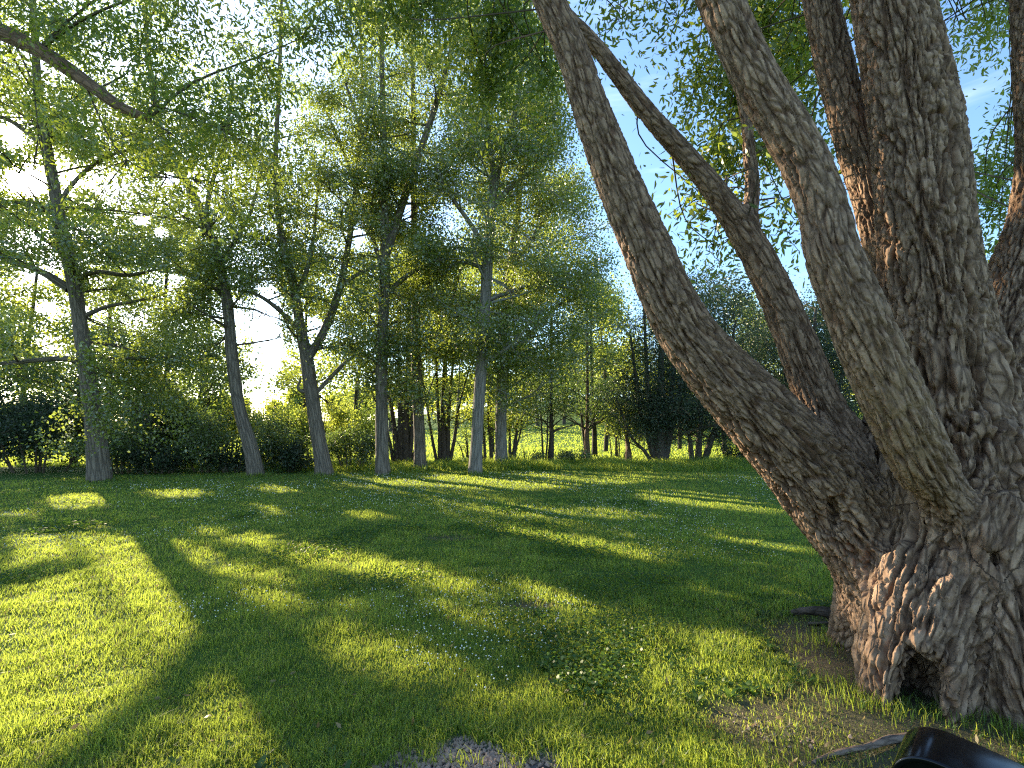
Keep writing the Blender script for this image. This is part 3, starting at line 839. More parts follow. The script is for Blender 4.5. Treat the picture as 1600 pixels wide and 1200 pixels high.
for si in range(len(STEMS)): bco[lab == si] = info[si][1][lab == si]
plab = np.where(lab > 7, 0, lab)
WV = WV + WN * disp[:, None]
WN = vnormals(WV, WQ)
lich = np.exp(-(((WV - at(1410, 690, 2.9)) / np.array([0.22, 0.35, 0.40])) ** 2).sum(1)) + 0.8 * np.exp(-(((WV - at(1385, 600, 2.95)) / np.array([0.25, 0.3, 0.5])) ** 2).sum(1)) + 0.8 * np.exp(-(((WV - at(1140, 510, 3.7)) / np.array([0.16, 0.3, 0.35])) ** 2).sum(1))
lich = np.clip(lich * (plab > 0), 0, 1)
W0 = np.array([3.05, 3.55, 0.0])
willow = thing('willow_tree', 'huge old multi-stemmed willow with deeply furrowed brown bark, filling the right side', 'tree', tuple(W0))
fl = plab[WQ]
flab = np.where((fl == fl[:, :1]).all(1), fl[:, 0], fl.max(1))
for si in range(8):
    q = WQ[flab == si]
    if len(q) == 0: continue
    u, inv = np.unique(q, return_inverse=True)
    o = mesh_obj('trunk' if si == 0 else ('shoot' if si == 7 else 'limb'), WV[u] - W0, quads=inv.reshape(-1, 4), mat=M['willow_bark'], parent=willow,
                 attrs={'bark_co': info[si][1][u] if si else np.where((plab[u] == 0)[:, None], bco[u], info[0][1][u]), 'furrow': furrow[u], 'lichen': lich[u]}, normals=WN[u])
    if si > 0: o['label'] = ST[si - 1][2]
# upper continuations, branches and leaf sprays
upT = Tubes(); wtw = Tubes()
wst_top = []
for si, (P, R) in enumerate(WST[:6]):
    d = unit(P[-1] - P[-3]); 
    z0 = P[-1]
    if z0[2] < 5.6 and si == 1: continue
    Q = catmull([P[-2], P[-1], P[-1] + d * 1.4 + np.array([0, 0, .2]), P[-1] + d * 3.2 + np.array([0, 0, 1.0])], 14)
    upT.add(Q - W0, np.linspace(R[-2] * 0.97, 0.05, 14), 12, 0.06, si)
    wst_top.append((Q, np.linspace(R[-1], 0.05, 14)))
upT.build('upper_limbs', M['willow_bark'], willow)
allst = np.concatenate([P for P, R in WST] + [q[0] for q in wst_top])
WC, WCL = [], []
def spray(px, py, depth, rx, rz, n, ry=0.45, nt=4):
    n = int(n * (1.7 if px < 930 else 2.1 if 1050 <= px <= 1345 and -50 < py < 300 else 1.35))
    c = at(px, py, depth)
    dd_ = np.argsort(np.linalg.norm(allst - c - np.array([0, 0, 0.3]), axis=1))
    for q in range(nt):
        e = c + np.array([random.uniform(-1, 1) * rx, random.uniform(-1, 1) * ry, random.uniform(-1, .6) * rz])
        a = allst[dd_[random.randint(0, 25)]]
        mid = (a + c) / 2 + np.array([random.gauss(0, .22), random.gauss(0, .22), random.gauss(0.1, .12)])
        pth = catmull([a, mid, c + (e - c) * 0.3 + np.array([0, 0, .05]), e], 12)
        wtw.add(pth - W0, np.linspace(0.008, 0.003, 12), 5)
        m = n // nt
        t = 0.45 + 0.55 * RNG.random(m)
        j = np.minimum((t * 11).astype(int), 10)
        C = pth[j] + (pth[j + 1] - pth[j]) * (t * 11 - j)[:, None]
        s = 0.12 + 0.9 * (t > 0.7)[:, None] * np.array([rx, ry, rz]) * 0.34
        WC.append(C + RNG.normal(0, 1, (m, 3)) * s); WCL.append(np.clip(RNG.normal(random.uniform(0.2, 0.8), 0.15, m), 0, 1))
for a in [(800, 60, 5.6, .75, .55, 1900), (760, 140, 5.8, .5, .4, 900), (850, 130, 5.4, .35, .35, 500), (620, 30, 6.0, .8, .4, 1200), (700, 10, 5.8, .6, .4, 900),
          (990, 20, 5.0, .5, .22, 330), (1060, 30, 5.0, .3, .25, 220), (1090, 130, 5.2, .3, .3, 420), (1180, 60, 5.4, .45, .5, 1100), (1160, 160, 5.2, .5, .4, 1100),
          (1210, 230, 5.3, .4, .4, 800), (1140, 250, 4.6, .35, .35, 650), (1100, 310, 4.6, .35, .3, 330), (1160, 350, 4.7, .4, .3, 420), (1110, 390, 4.7, .3, .22, 150),
          (1230, 350, 5.0, .3, .3, 240), (1240, 130, 5.6, .5, .6, 900), (1235, 40, 5.6, .4, .4, 700), (1330, 30, 5.8, .4, .5, 500), (1340, 180, 6.0, .3, .4, 260),
          (1560, 20, 5.4, .4, .3, 500), (1505, 30, 5.0, .15, .18, 50), (1550, 60, 6.2, .4, .22, 400), (1560, 260, 6.5, .45, .5, 900), (1540, 330, 6.8, .4, .5, 900), (1545, 410, 7.0, .35, .4, 600), (1590, 180, 6.6, .3, .35, 260),
          (1150, -120, 5.0, 1.2, .5, 1800), (900, -150, 5.2, 1.2, .5, 1500), (1450, -150, 5.0, 1.3, .5, 1500), (640, -120, 5.6, 1.1, .5, 1300), (1600, -100, 5.2, .9, .5, 700)]:
    spray(*a)
WC = np.concatenate(WC); WCL = np.concatenate(WCL)
ok = keep_leaves(WC)
leaves_obj('crown', WC[ok] - W0, 0.078, M['willow_leaf'], willow, 0.34, 0.55, 'lance', WCL[ok], up=0.2, twigs=wtw)

# ------------------------------------------------------------------ the second willow, standing out of the picture at the left, whose bough hangs in
b0 = np.array([-9.4, 6.6, 0.0])
w2 = thing('willow_tree', 'willow off the left edge whose dark bough and yellow-green leaves hang in at upper left', 'tree', tuple(b0))
T = Tubes(); tp = catmull([b0 + [0, 0, -.2], b0 + [0.05, 0, 2.0], b0 + [0.4, -0.1, 4.5], b0 + [0.9, 0.0, 7.0], b0 + [1.2, 0.2, 9.5]], 20)
T.add(tp - b0, np.linspace(0.34, 0.10, 20), 16, 0.08, 3); T.build('trunk', M['brown_bark'], w2)
bou = [at(-90, 5, 6.6), at(-20, 40, 6.5), at(60, 78, 6.4), at(130, 125, 6.3), at(185, 165, 6.2), at(232, 186, 6.15)]
bp_ = catmull([tp[12], (tp[12] + bou[0]) / 2 + np.array([0, 0, .25])] + bou, 26)
T = Tubes(); T.add(bp_ - b0, np.interp(np.linspace(0, 1, 26), [0, .45, 1], [0.15, 0.115, 0.05]), 10, 0.10, 8); T.build('limb', M['brown_bark'], w2)
T = Tubes()
subs = []
for (path, r) in [([(150, 140, 6.28), (190, 120, 6.2), (215, 100, 6.2)], .014), ([(232, 186, 6.15), (240, 165, 6.1), (290, 180, 6.0), (340, 200, 5.9)], .022), ([(222, 182, 6.15), (262, 205, 6.1), (300, 235, 6.0)], .018),
                  ([(130, 125, 6.3), (180, 230, 6.2), (240, 272, 6.0), (300, 280, 5.9)], .014), ([(60, 78, 6.4), (110, 30, 6.2), (200, -40, 6.0)], .03), ([(20, 60, 6.45), (50, 130, 6.3), (60, 210, 6.2)], .016),
                  ([(232, 186, 6.15), (300, 130, 6.0), (400, 90, 5.8), (470, 60, 5.7)], .02), ([(-20, 40, 6.5), (-60, 140, 6.3), (-80, 260, 6.2)], .02), ([(60, 78, 6.4), (150, 20, 6.0), (320, -40, 5.8)], .03)]:
    pp = catmull([at(*q) for q in path], 10); T.add(pp - b0, np.linspace(r, 0.005, 10), 6); subs.append((pp, 1.0))
C2, CL2 = [], []
for (px, py, d, rx, rz, n) in [(40, 20, 6.3, .5, .3, 500), (120, 60, 6.2, .5, .35, 600), (200, 60, 6.1, .5, .35, 600), (290, 40, 6.0, .6, .35, 700), (60, 150, 6.3, .4, .4, 420), (150, 210, 6.2, .45, .35, 420), (230, 130, 6.1, .4, .3, 450), (250, 230, 6.1, .4, .25, 450),
                               (300, 170, 6.0, .45, .3, 520), (380, 190, 5.9, .4, .35, 520), (330, 260, 5.9, .45, .3, 520), (400, 120, 5.8, .45, .35, 560), (470, 50, 5.7, .45, .3, 450), (440, 250, 5.9, .4, .3, 380), (20, 330, 6.2, .3, .2, 90), (130, 330, 6.1, .4, .2, 160),
                               (250, 300, 6.0, .4, .2, 260), (360, 340, 6.0, .35, .25, 200), (30, 230, 6.4, .3, .25, 160), (10, -60, 6.2, .8, .4, 900), (200, -60, 6.1, .8, .4, 900), (400, -60, 5.8, .8, .4, 800), (540, 30, 5.7, .35, .3, 350)]:
    c = at(px, py, d)
    A = np.concatenate([s[0] for s in subs])
    for q in range(4):
        e = c + np.array([random.uniform(-1, 1) * rx, random.uniform(-.4, .4), random.uniform(-1, .6) * rz])
        a = A[np.argmin(np.linalg.norm(A - c, axis=1))]
        pth = catmull([a, (a + e) / 2 + np.array([0, 0, .08]), e], 8); T.add(pth - b0, np.linspace(0.008, 0.003, 8), 4)
    n = int(n * 1.5)
    C2.append(c + RNG.normal(0, 1, (n, 3)) * np.array([rx, .4, rz]) * 0.62); CL2.append(np.clip(RNG.normal(random.uniform(.25, .8), .15, n), 0, 1))
C2 = np.concatenate(C2); CL2 = np.concatenate(CL2)
ok = keep_leaves(C2) & keep_view(C2)
leaves_obj('crown', C2[ok] - b0, 0.078, M['willow_leaf'], w2, 0.34, 0.55, 'lance', CL2[ok], twigs=T)

# ------------------------------------------------------------------ the row of cottonwoods at the edge of the lawn
ROW = 'cottonwoods along the far edge of the lawn'
tree('cottonwood_tree', 'thickest cottonwood of the row, leaning left, leafy spray hanging round its lower trunk', 15.2,
     [(157, 752, 20.5), (152, 700, 18), (144, 640, 15), (133, 563, 13.5), (122, 480, 13), (112, 425, 13), (98, 370, 12.5), (86, 300, 11), (72, 220, 9.5), (60, 150, 9), (55, 60, 7), (48, -60, 6), (45, -200, 3)],
     [([(108, 452, 9), (75, 430, 8), (40, 415, 7), (0, 402, 6), (-70, 360, 4), (-120, 330, 2)], -0.1), ([(126, 566, 7), (100, 560, 6), (55, 563, 5), (0, 568, 4), (-60, 560, 2)], -0.25),
      ([(90, 340, 6), (66, 322, 5), (30, 314, 4), (-30, 318, 2)], 0.2), ([(68, 226, 6), (40, 205, 6), (10, 186, 5), (-40, 175, 3)], 0.15), ([(112, 440, 6), (150, 425, 5), (200, 430, 4), (250, 420, 2)], -0.15),
      ([(88, 320, 5), (130, 270, 4), (180, 240, 3), (230, 232, 2)], 0.2), ([(120, 500, 6), (165, 480, 4), (215, 470, 3), (260, 460, 2)], 0.2)],
     'poplar_bark', 'poplar_leaf', 50, 2.9, 34000, 0.088, 0.30, 0.35, 0.26, ROW, flare=1.12,
     extra=[(150, 640, 14.2, .9, .9, 900), (95, 680, 14.3, .65, .45, 420), (205, 600, 15.8, 1.0, .9, 1700), (250, 640, 16.0, .9, .9, 1700), (210, 540, 15.9, 1.2, .9, 2000), (60, 480, 15.6, 1.4, .8, 1500), (150, 560, 14.4, .8, .5, 500), (280, 570, 16.2, .7, .7, 900), (20, 440, 15.8, 1.2, .6, 800), (185, 660, 14.6, .5, .4, 260)])
tree('cottonwood_tree', 'cottonwood with a kinked slim trunk bending left beside the bright sky gap', 16.6,
     [(400, 746, 13.5), (394, 710, 12.5), (385, 678, 12), (372, 630, 10.5), (363, 560, 10), (358, 500, 9.5), (352, 450, 8.5), (340, 400, 8), (318, 340, 8), (292, 285, 7), (262, 240, 6), (240, 150, 5), (226, 20, 4), (215, -150, 2)],
     [([(354, 470, 5), (325, 440, 4), (290, 428, 3), (250, 424, 2)], 0.15), ([(345, 415, 5), (365, 380, 4), (392, 330, 3), (410, 260, 2)], 0.15), ([(320, 345, 5), (330, 290, 4), (352, 220, 3), (365, 120, 2)], -0.2),],
     'poplar_bark', 'poplar_leaf', 44, 2.4, 24000, 0.082, 0.32, 0.45, 0.25, ROW,
     extra=[(300, 480, 16.9, 1.3, .9, 1800), (310, 420, 17.0, 1.2, .8, 1500), (330, 560, 17.2, .8, .8, 1200), (270, 510, 17.5, 1.2, 1.0, 1700), (380, 580, 17.4, .6, .5, 420)])
tree('cottonwood_tree', 'forked cottonwood with two diverging grey stems above a short leaning trunk', 16.9,
     [(509, 742, 13.5), (503, 710, 12.5), (497, 680, 12), (488, 620, 11.5), (482, 580, 11), (477, 545, 10), (469, 508, 8.5), (460, 450, 7.5), (446, 395, 6.5), (436, 345, 5.5), (430, 260, 4.5), (436, 140, 3.5), (440, 0, 2.5), (445, -120, 1.5)],
     [([(484, 556, 7.5), (505, 520, 7), (528, 462, 6.5), (544, 385, 5.5), (551, 335, 5), (560, 250, 4), (566, 120, 3), (560, -20, 2)], 0.12),
      ([(464, 514, 4.5), (440, 488, 4), (415, 468, 3.5), (392, 457, 3), (372, 455, 2)], -0.1), ([(495, 613, 4), (518, 588, 3.5), (540, 566, 3), (556, 554, 2)], -0.15),
      ([(484, 610, 4), (474, 612, 3.5), (466, 606, 2.5), (470, 590, 1.5)], -0.05), ([(462, 460, 4.5), (480, 420, 4), (490, 370, 3), (498, 280, 2)], 0.2), ([(530, 450, 4), (560, 428, 3), (600, 412, 2)], 0.1)],
     'poplar_bark', 'poplar_leaf', 46, 2.1, 23000, 0.08, 0.36, 0.5, 0.24, ROW,
     extra=[(545, 480, 17.2, .9, .8, 1100), (560, 560, 17.4, .8, .7, 900), (430, 400, 17.4, .8, .7, 700), (520, 640, 17.9, .6, .5, 300)])
tree('cottonwood_tree', 'tall straight cottonwood whose upper stem splits into a pale diagonal limb', 16.9,
     [(598, 743, 12), (597, 720, 11), (597, 680, 10.5), (596, 600, 10), (597, 540, 9.8), (600, 470, 9.3), (602, 400, 9), (601, 330, 7), (600, 250, 6), (597, 130, 4.5), (596, 0, 3.5), (598, -160, 2)],
     [([(604, 395, 7.5), (616, 360, 7), (628, 322, 6.5), (652, 250, 6), (690, 135, 5), (714, 35, 4), (730, -80, 2)], 0.15), ([(603, 460, 4.5), (630, 435, 4), (655, 420, 3), (690, 405, 2)], -0.15),
      ([(597, 420, 4), (575, 350, 3.5), (545, 260, 3), (500, 150, 2)], 0.2), ([(598, 300, 4), (570, 220, 3), (540, 130, 2)], -0.2)],
     'poplar_bark', 'poplar_leaf', 50, 2.2, 33000, 0.08, 0.22, 0.5, 0.24, ROW,
     extra=[(620, 540, 16.6, .9, .8, 1500), (560, 500, 17.2, .7, .7, 800), (640, 480, 17.0, .9, .8, 1300), (575, 600, 17.3, .6, .5, 500), (640, 590, 17.0, .6, .5, 600)])
tree('cottonwood_tree', 'short-looking grey cottonwood trunk that vanishes into leaves, between two taller trunks', 18.7,
     [(657, 736, 10.5), (656, 715, 9.5), (655, 670, 9.3), (652, 600, 9), (650, 540, 8.3), (650, 470, 7), (648, 380, 6), (646, 260, 5), (645, 120, 4), (640, -60, 2)],
     [([(652, 560, 4), (680, 520, 3.5), (705, 470, 3), (720, 420, 2)], 0.1), ([(650, 480, 4), (625, 420, 3), (612, 350, 2)], 0.1)],
     'poplar_bark', 'poplar_leaf', 44, 2.4, 24000, 0.085, 0.24, 0.5, 0.25, ROW, extra=[(680, 560, 18.5, .9, .8, 1500), (640, 610, 18.3, .6, .4, 500)])
tree('cottonwood_tree', 'tall cottonwood with a smooth tan trunk leaning slightly right, splitting into a Y high up', 17.1,
     [(743, 741, 10.5), (744, 715, 9.7), (747, 650, 9.8), (752, 570, 9.3), (757, 500, 9), (762, 400, 8.6), (768, 320, 7.8), (773, 282, 7), (780, 255, 6), (792, 222, 5.3), (802, 190, 4.6), (816, 110, 3.5), (830, 0, 2.5), (840, -120, 1.5)],
     [([(769, 326, 5), (792, 298, 4.5), (816, 280, 4), (850, 250, 3), (880, 210, 2)], 0.12), ([(772, 285, 5), (765, 215, 4.5), (752, 110, 3.5), (745, -20, 2)], 0.1),
      ([(764, 400, 4.5), (735, 350, 4), (700, 300, 3), (680, 260, 2)], -0.12), ([(758, 470, 4), (800, 455, 3.5), (842, 442, 3), (890, 450, 2)], 0.1), ([(760, 420, 4), (720, 410, 3), (690, 430, 2)], 0.1)],
     'pale_bark', 'poplar_leaf', 54, 2.6, 38000, 0.08, 0.22, 0.45, 0.25, ROW,
     extra=[(830, 480, 17.0, 1.1, .8, 1700), (760, 540, 16.8, .9, .7, 1300), (870, 400, 17.6, 1.2, 1.0, 1900), (900, 330, 17.6, .9, 1.0, 1500), (820, 560, 17.6, 1.0, .6, 1200), (880, 520, 18.0, 1.0, .8, 1300), (910, 440, 18.2, .8, .8, 1000)])
tree('cottonwood_tree', 'cottonwood with a pale grey lower trunk marked by dark scars', 20.0,
     [(783, 731, 10.5), (783, 705, 9.6), (783, 670, 9.4), (785, 600, 9), (790, 500, 7.8), (800, 400, 6.5), (812, 300, 5), (822, 180, 4), (835, 40, 2)],
     [([(787, 560, 4.5), (830, 520, 4), (870, 480, 3), (910, 460, 2)], 0.1), ([(798, 420, 4), (840, 360, 3), (880, 290, 2)], 0.1)],
     'pale_bark', 'poplar_leaf', 50, 3.0, 30000, 0.088, 0.24, 0.45, 0.27, ROW, extra=[(860, 560, 19.8, 1.2, .8, 1600), (920, 480, 20.2, 1.2, 1.2, 1900), (850, 420, 20.0, 1.3, 1.2, 1700)])

# ------------------------------------------------------------------ slender trees and clumps of stems behind the row
def clump(name, label, cat, px, py, depth, tops, r, bark, leaf, nb, length, nleaf, size, start=0.35, up=0.6, sigma=0.22, group=None, extra=(), ratio=0.7):
    b = at(px, py, depth); b[2] = float(terrain(b[0], b[1]))
    root = thing(name, label, cat, tuple(b), group)
    stems = []
    for (bx, mx, my, tx, ty, rr) in tops:
        P = catmull([at(bx, py, depth) * [1, 1, 0] + [0, 0, b[2] - 0.1], at((bx + mx) / 2 + random.uniform(-2, 2), (py + my) / 2, depth), at(mx, my, depth + random.uniform(-.3, .3)), at(tx, ty, depth + random.uniform(-.6, .6))], 18)
        R = np.linspace(rr * 1.15, max(rr * 0.35, 0.6), 18) / FPX * depth
        T = Tubes(); T.add(P - b, R, 8, 0.10, int(bx) % 40); T.build('trunk' if len(tops) == 1 else 'stem', M[bark], root)
        stems.append((P - b, R))
    tw = Tubes()
    pts = grow(stems, nb, length, start, up, 4, tw)
    C, cl = hang(pts, nleaf, sigma)
    for (a, c_, d, rx, rz, n) in extra:
        c = at(a, c_, d) - b
        C = np.concatenate([C, c + RNG.normal(0, 1, (n, 3)) * np.array([rx, 0.6, rz]) * 0.55]); cl = np.concatenate([cl, np.clip(RNG.normal(0.5, 0.25, n), 0, 1)])
    W = C + b
    ok = (W[:, 2] > terrain(W[:, 0], W[:, 1]) + 0.04) & keep_leaves(W) & keep_view(W)
    leaves_obj('crown', C[ok], size, M[leaf], root, ratio, crnd=cl[ok], twigs=tw.thin(b))
    return root
clump('multi_stem_tree', 'dark clump of stems fanning out just right of the tall straight cottonwood', 'tree', 632, 729, 21.0,
      [(622, 612, 640, 590, 540, 5), (627, 625, 620, 622, 500, 6), (634, 636, 600, 640, 450, 6), (638, 646, 620, 655, 520, 4), (642, 660, 640, 690, 560, 2.2), (616, 600, 660, 575, 600, 3)], 4, 'dark_bark', 'shrub_leaf', 44, 1.8, 9000, 0.085, 0.42)
clump('multi_stem_tree', 'V-shaped clump of dark stems seen against the bright meadow gap', 'tree', 694, 728, 21.5,
      [(684, 668, 640, 655, 560, 2.4), (688, 684, 630, 680, 500, 4), (694, 692, 620, 700, 480, 5), (699, 703, 620, 715, 500, 4), (701, 716, 640, 735, 570, 3)], 4, 'dark_bark', 'bright_leaf', 40, 1.6, 7000, 0.085, 0.45)
clump('multi_stem_tree', 'thin dark stems with a low crooked base between the tan and the pale trunk', 'tree', 766, 724, 23.0,
      [(758, 753, 650, 752, 540, 2.4), (768, 763, 650, 765, 540, 3), (755, 750, 680, 745, 600, 1.8)], 3, 'dark_bark', 'bright_leaf', 30, 1.6, 4500, 0.09, 0.45)
clump('multi_stem_tree', 'pair of thin curved stems just right of the pale scarred trunk', 'tree', 799, 722, 23.5,
      [(797, 796, 660, 793, 560, 2.4), (800, 808, 655, 806, 550, 3), (802, 814, 670, 820, 600, 1.8)], 3, 'dark_bark', 'bright_leaf', 30, 1.5, 4500, 0.09, 0.45)
clump('slender_tree', 'dark slender tree with flared base and two thin stems at its left', 'tree', 858, 723, 23.0,
      [(860, 861, 640, 862, 480, 4.6), (849, 845, 650, 842, 570, 1.6), (852, 856, 650, 866, 560, 1.4)], 3, 'dark_bark', 'shrub_leaf', 34, 2.2, 9000, 0.09, 0.36)
clump('slender_tree', 'straight slender trunk standing alone in front of the sunlit hill', 'tree', 919, 722, 23.5,
      [(919, 918, 640, 917, 430, 4.2)], 3, 'brown_bark', 'shrub_leaf', 26, 2.2, 6000, 0.09, 0.40)
clump('slender_tree', 'darker trunk close behind the straight slender trunk, with a stem slanting left', 'tree', 929, 712, 28.0,
      [(929, 926, 630, 922, 440, 4), (916, 905, 620, 888, 520, 2.6)], 3, 'dark_bark', 'shrub_leaf', 30, 2.6, 8000, 0.10, 0.40)
clump('broken_tree', 'stubby orange-brown trunk beside the dark bushy willow', 'tree', 981, 724, 22.5,
      [(981, 980, 690, 976, 640, 5.4)], 3, 'brown_bark', 'bright_leaf', 10, 1.3, 1500, 0.09, 0.6)
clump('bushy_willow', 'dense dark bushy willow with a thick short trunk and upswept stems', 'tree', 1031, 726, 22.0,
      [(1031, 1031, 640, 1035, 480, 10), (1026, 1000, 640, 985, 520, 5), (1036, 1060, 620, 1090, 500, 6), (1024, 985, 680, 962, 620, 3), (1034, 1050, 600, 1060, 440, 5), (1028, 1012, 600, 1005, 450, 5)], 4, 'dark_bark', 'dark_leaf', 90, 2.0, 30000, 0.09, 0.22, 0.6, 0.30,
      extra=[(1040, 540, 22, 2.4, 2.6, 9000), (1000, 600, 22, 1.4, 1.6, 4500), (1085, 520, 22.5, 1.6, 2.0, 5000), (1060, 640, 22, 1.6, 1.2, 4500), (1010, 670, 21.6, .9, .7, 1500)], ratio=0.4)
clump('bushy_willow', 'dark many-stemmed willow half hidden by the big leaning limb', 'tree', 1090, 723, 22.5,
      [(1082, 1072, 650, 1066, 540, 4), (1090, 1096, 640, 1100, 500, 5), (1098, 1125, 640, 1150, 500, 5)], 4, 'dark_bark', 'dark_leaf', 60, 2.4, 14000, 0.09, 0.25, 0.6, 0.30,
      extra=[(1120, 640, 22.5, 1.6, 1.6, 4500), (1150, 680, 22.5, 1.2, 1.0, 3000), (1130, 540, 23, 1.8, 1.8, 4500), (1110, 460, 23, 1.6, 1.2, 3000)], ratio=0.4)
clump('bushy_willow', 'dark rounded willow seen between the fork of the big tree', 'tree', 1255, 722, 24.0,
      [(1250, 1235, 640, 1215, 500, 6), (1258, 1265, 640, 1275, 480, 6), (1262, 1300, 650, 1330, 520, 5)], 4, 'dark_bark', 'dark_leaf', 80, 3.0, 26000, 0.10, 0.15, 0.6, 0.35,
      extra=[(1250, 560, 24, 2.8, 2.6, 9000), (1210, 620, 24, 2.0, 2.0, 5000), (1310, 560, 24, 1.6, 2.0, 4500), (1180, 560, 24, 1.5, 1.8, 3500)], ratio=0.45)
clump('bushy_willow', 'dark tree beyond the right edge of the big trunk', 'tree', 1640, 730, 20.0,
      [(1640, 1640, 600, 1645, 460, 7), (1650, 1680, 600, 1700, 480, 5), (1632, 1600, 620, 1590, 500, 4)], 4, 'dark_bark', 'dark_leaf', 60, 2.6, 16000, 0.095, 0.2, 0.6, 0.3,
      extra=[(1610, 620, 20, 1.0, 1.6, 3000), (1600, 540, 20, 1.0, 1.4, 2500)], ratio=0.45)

# ------------------------------------------------------------------ shrubs
def shrub(label, px, depth, rx, h, n, leaf, size=0.09, name='shrub', ry=None, base_gap=0.0, dense=0.8, group=None):
    X = (px - 800) / FPX * depth
    b = np.array([X, depth, float(terrain(X, depth))])
    root = thing(name, label, 'shrub', tuple(b), group)
    ry = ry or rx * 0.8
    T = Tubes(); pts = []
    for q in range(max(7, int(rx * 6))):
        az = random.uniform(0, 6.28); rr = math.sqrt(random.random())
        e = np.array([math.cos(az) * rx * rr, math.sin(az) * ry * rr, h * (0.55 + 0.45 * random.random()) * math.sqrt(max(1 - rr * rr * 0.75, 0.1))])
        s = np.array([e[0] * 0.35, e[1] * 0.35, -0.08])
        P = catmull([s, (s + e) / 2 + np.array([0, 0, 0.15 * h]), e], 8)
        T.add(P, np.linspace(0.035, 0.008, 8), 5); pts.append((P[2:], 1))
        for w in range(5):
            j = random.randint(2, 6)
            g = P[j] + np.array([random.gauss(0, .35), random.gauss(0, .35), random.gauss(0.05, .3)]) * min(h * 0.5, 1.1)
            p2 = catmull([P[j], (P[j] + g) / 2 + np.array([0, 0, .05]), g], 4); T.add(p2, np.linspace(0.012, 0.004, 4), 4); pts.append((p2[1:], 1))
    C, cl = hang(pts, n, 0.16 * min(h, 1.6) * dense)
    W = C + b
    ok = (W[:, 2] > terrain(W[:, 0], W[:, 1]) + 0.03) & keep_leaves(W) & keep_view(W)
    leaves_obj('foliage', C[ok], size, M[leaf], root, 0.62, crnd=cl[ok], twigs=T)
    return root
SG = 'shrubs along the far edge of the lawn'
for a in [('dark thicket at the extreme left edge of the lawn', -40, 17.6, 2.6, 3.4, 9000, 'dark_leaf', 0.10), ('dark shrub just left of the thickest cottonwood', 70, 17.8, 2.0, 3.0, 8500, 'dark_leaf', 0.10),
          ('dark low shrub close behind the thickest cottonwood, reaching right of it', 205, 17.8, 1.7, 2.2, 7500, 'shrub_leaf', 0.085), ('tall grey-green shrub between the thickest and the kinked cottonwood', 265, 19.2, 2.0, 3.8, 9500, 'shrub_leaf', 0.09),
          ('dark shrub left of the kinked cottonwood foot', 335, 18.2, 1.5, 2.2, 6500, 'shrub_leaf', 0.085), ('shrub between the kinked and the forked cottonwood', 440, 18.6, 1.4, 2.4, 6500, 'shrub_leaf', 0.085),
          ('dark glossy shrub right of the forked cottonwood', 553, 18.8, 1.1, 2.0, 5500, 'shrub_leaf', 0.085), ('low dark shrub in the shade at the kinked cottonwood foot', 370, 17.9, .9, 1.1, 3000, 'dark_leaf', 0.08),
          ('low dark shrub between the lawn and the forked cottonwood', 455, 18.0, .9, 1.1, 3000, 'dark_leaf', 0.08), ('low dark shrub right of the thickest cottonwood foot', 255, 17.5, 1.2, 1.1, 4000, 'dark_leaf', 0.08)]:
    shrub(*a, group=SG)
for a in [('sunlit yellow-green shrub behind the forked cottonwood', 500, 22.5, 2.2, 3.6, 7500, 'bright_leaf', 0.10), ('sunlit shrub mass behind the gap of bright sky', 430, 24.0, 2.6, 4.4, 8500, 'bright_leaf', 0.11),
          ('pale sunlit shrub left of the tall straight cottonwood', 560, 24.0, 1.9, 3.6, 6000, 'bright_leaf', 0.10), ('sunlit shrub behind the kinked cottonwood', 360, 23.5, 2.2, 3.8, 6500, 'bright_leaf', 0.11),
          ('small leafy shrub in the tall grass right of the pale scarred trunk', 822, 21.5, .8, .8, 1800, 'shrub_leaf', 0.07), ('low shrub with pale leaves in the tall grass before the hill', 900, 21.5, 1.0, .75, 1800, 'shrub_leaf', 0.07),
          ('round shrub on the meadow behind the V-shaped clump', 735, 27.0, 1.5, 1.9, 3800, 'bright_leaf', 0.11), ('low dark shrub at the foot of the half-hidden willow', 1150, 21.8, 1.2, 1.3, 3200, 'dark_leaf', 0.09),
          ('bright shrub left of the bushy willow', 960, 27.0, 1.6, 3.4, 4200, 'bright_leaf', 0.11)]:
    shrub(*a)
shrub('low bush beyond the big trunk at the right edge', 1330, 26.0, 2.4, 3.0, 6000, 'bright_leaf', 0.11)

# ------------------------------------------------------------------ trees farther back, each on its own spot
BG = 'trees on the meadow and hill behind the row'
def far_tree(label, X, Y, h, rad, n, size, leaf, bark='dark_bark', trunk_h=0.25, name='broadleaf_tree', r=0.16, group=BG):
    b = np.array([X, Y, float(terrain(X, Y))])
    root = thing(name, label, 'tree', tuple(b), group)
    P = catmull([[0, 0, -.2], [random.uniform(-.2, .2), 0, h * .3], [random.uniform(-.4, .4), 0, h * .65], [random.uniform(-.3, .3), 0, h * .97]], 14)
    T = Tubes(); T.add(P, np.linspace(r, 0.03, 14), 8, .08, 4); T.build('trunk', M[bark], root)
    tw = Tubes()
    pts = grow([(P, np.linspace(r, .03, 14))], 34, rad, trunk_h, 0.45, 4, tw)
    C, cl = hang(pts, n, rad * 0.14)
    W = C + b
    ok = keep_leaves(W) & keep_view(W)
    leaves_obj('crown', C[ok], size, M[leaf], root, 0.7, crnd=cl[ok], twigs=tw.thin(b))
def fx(px, Y): return (px - 800) / FPX * Y
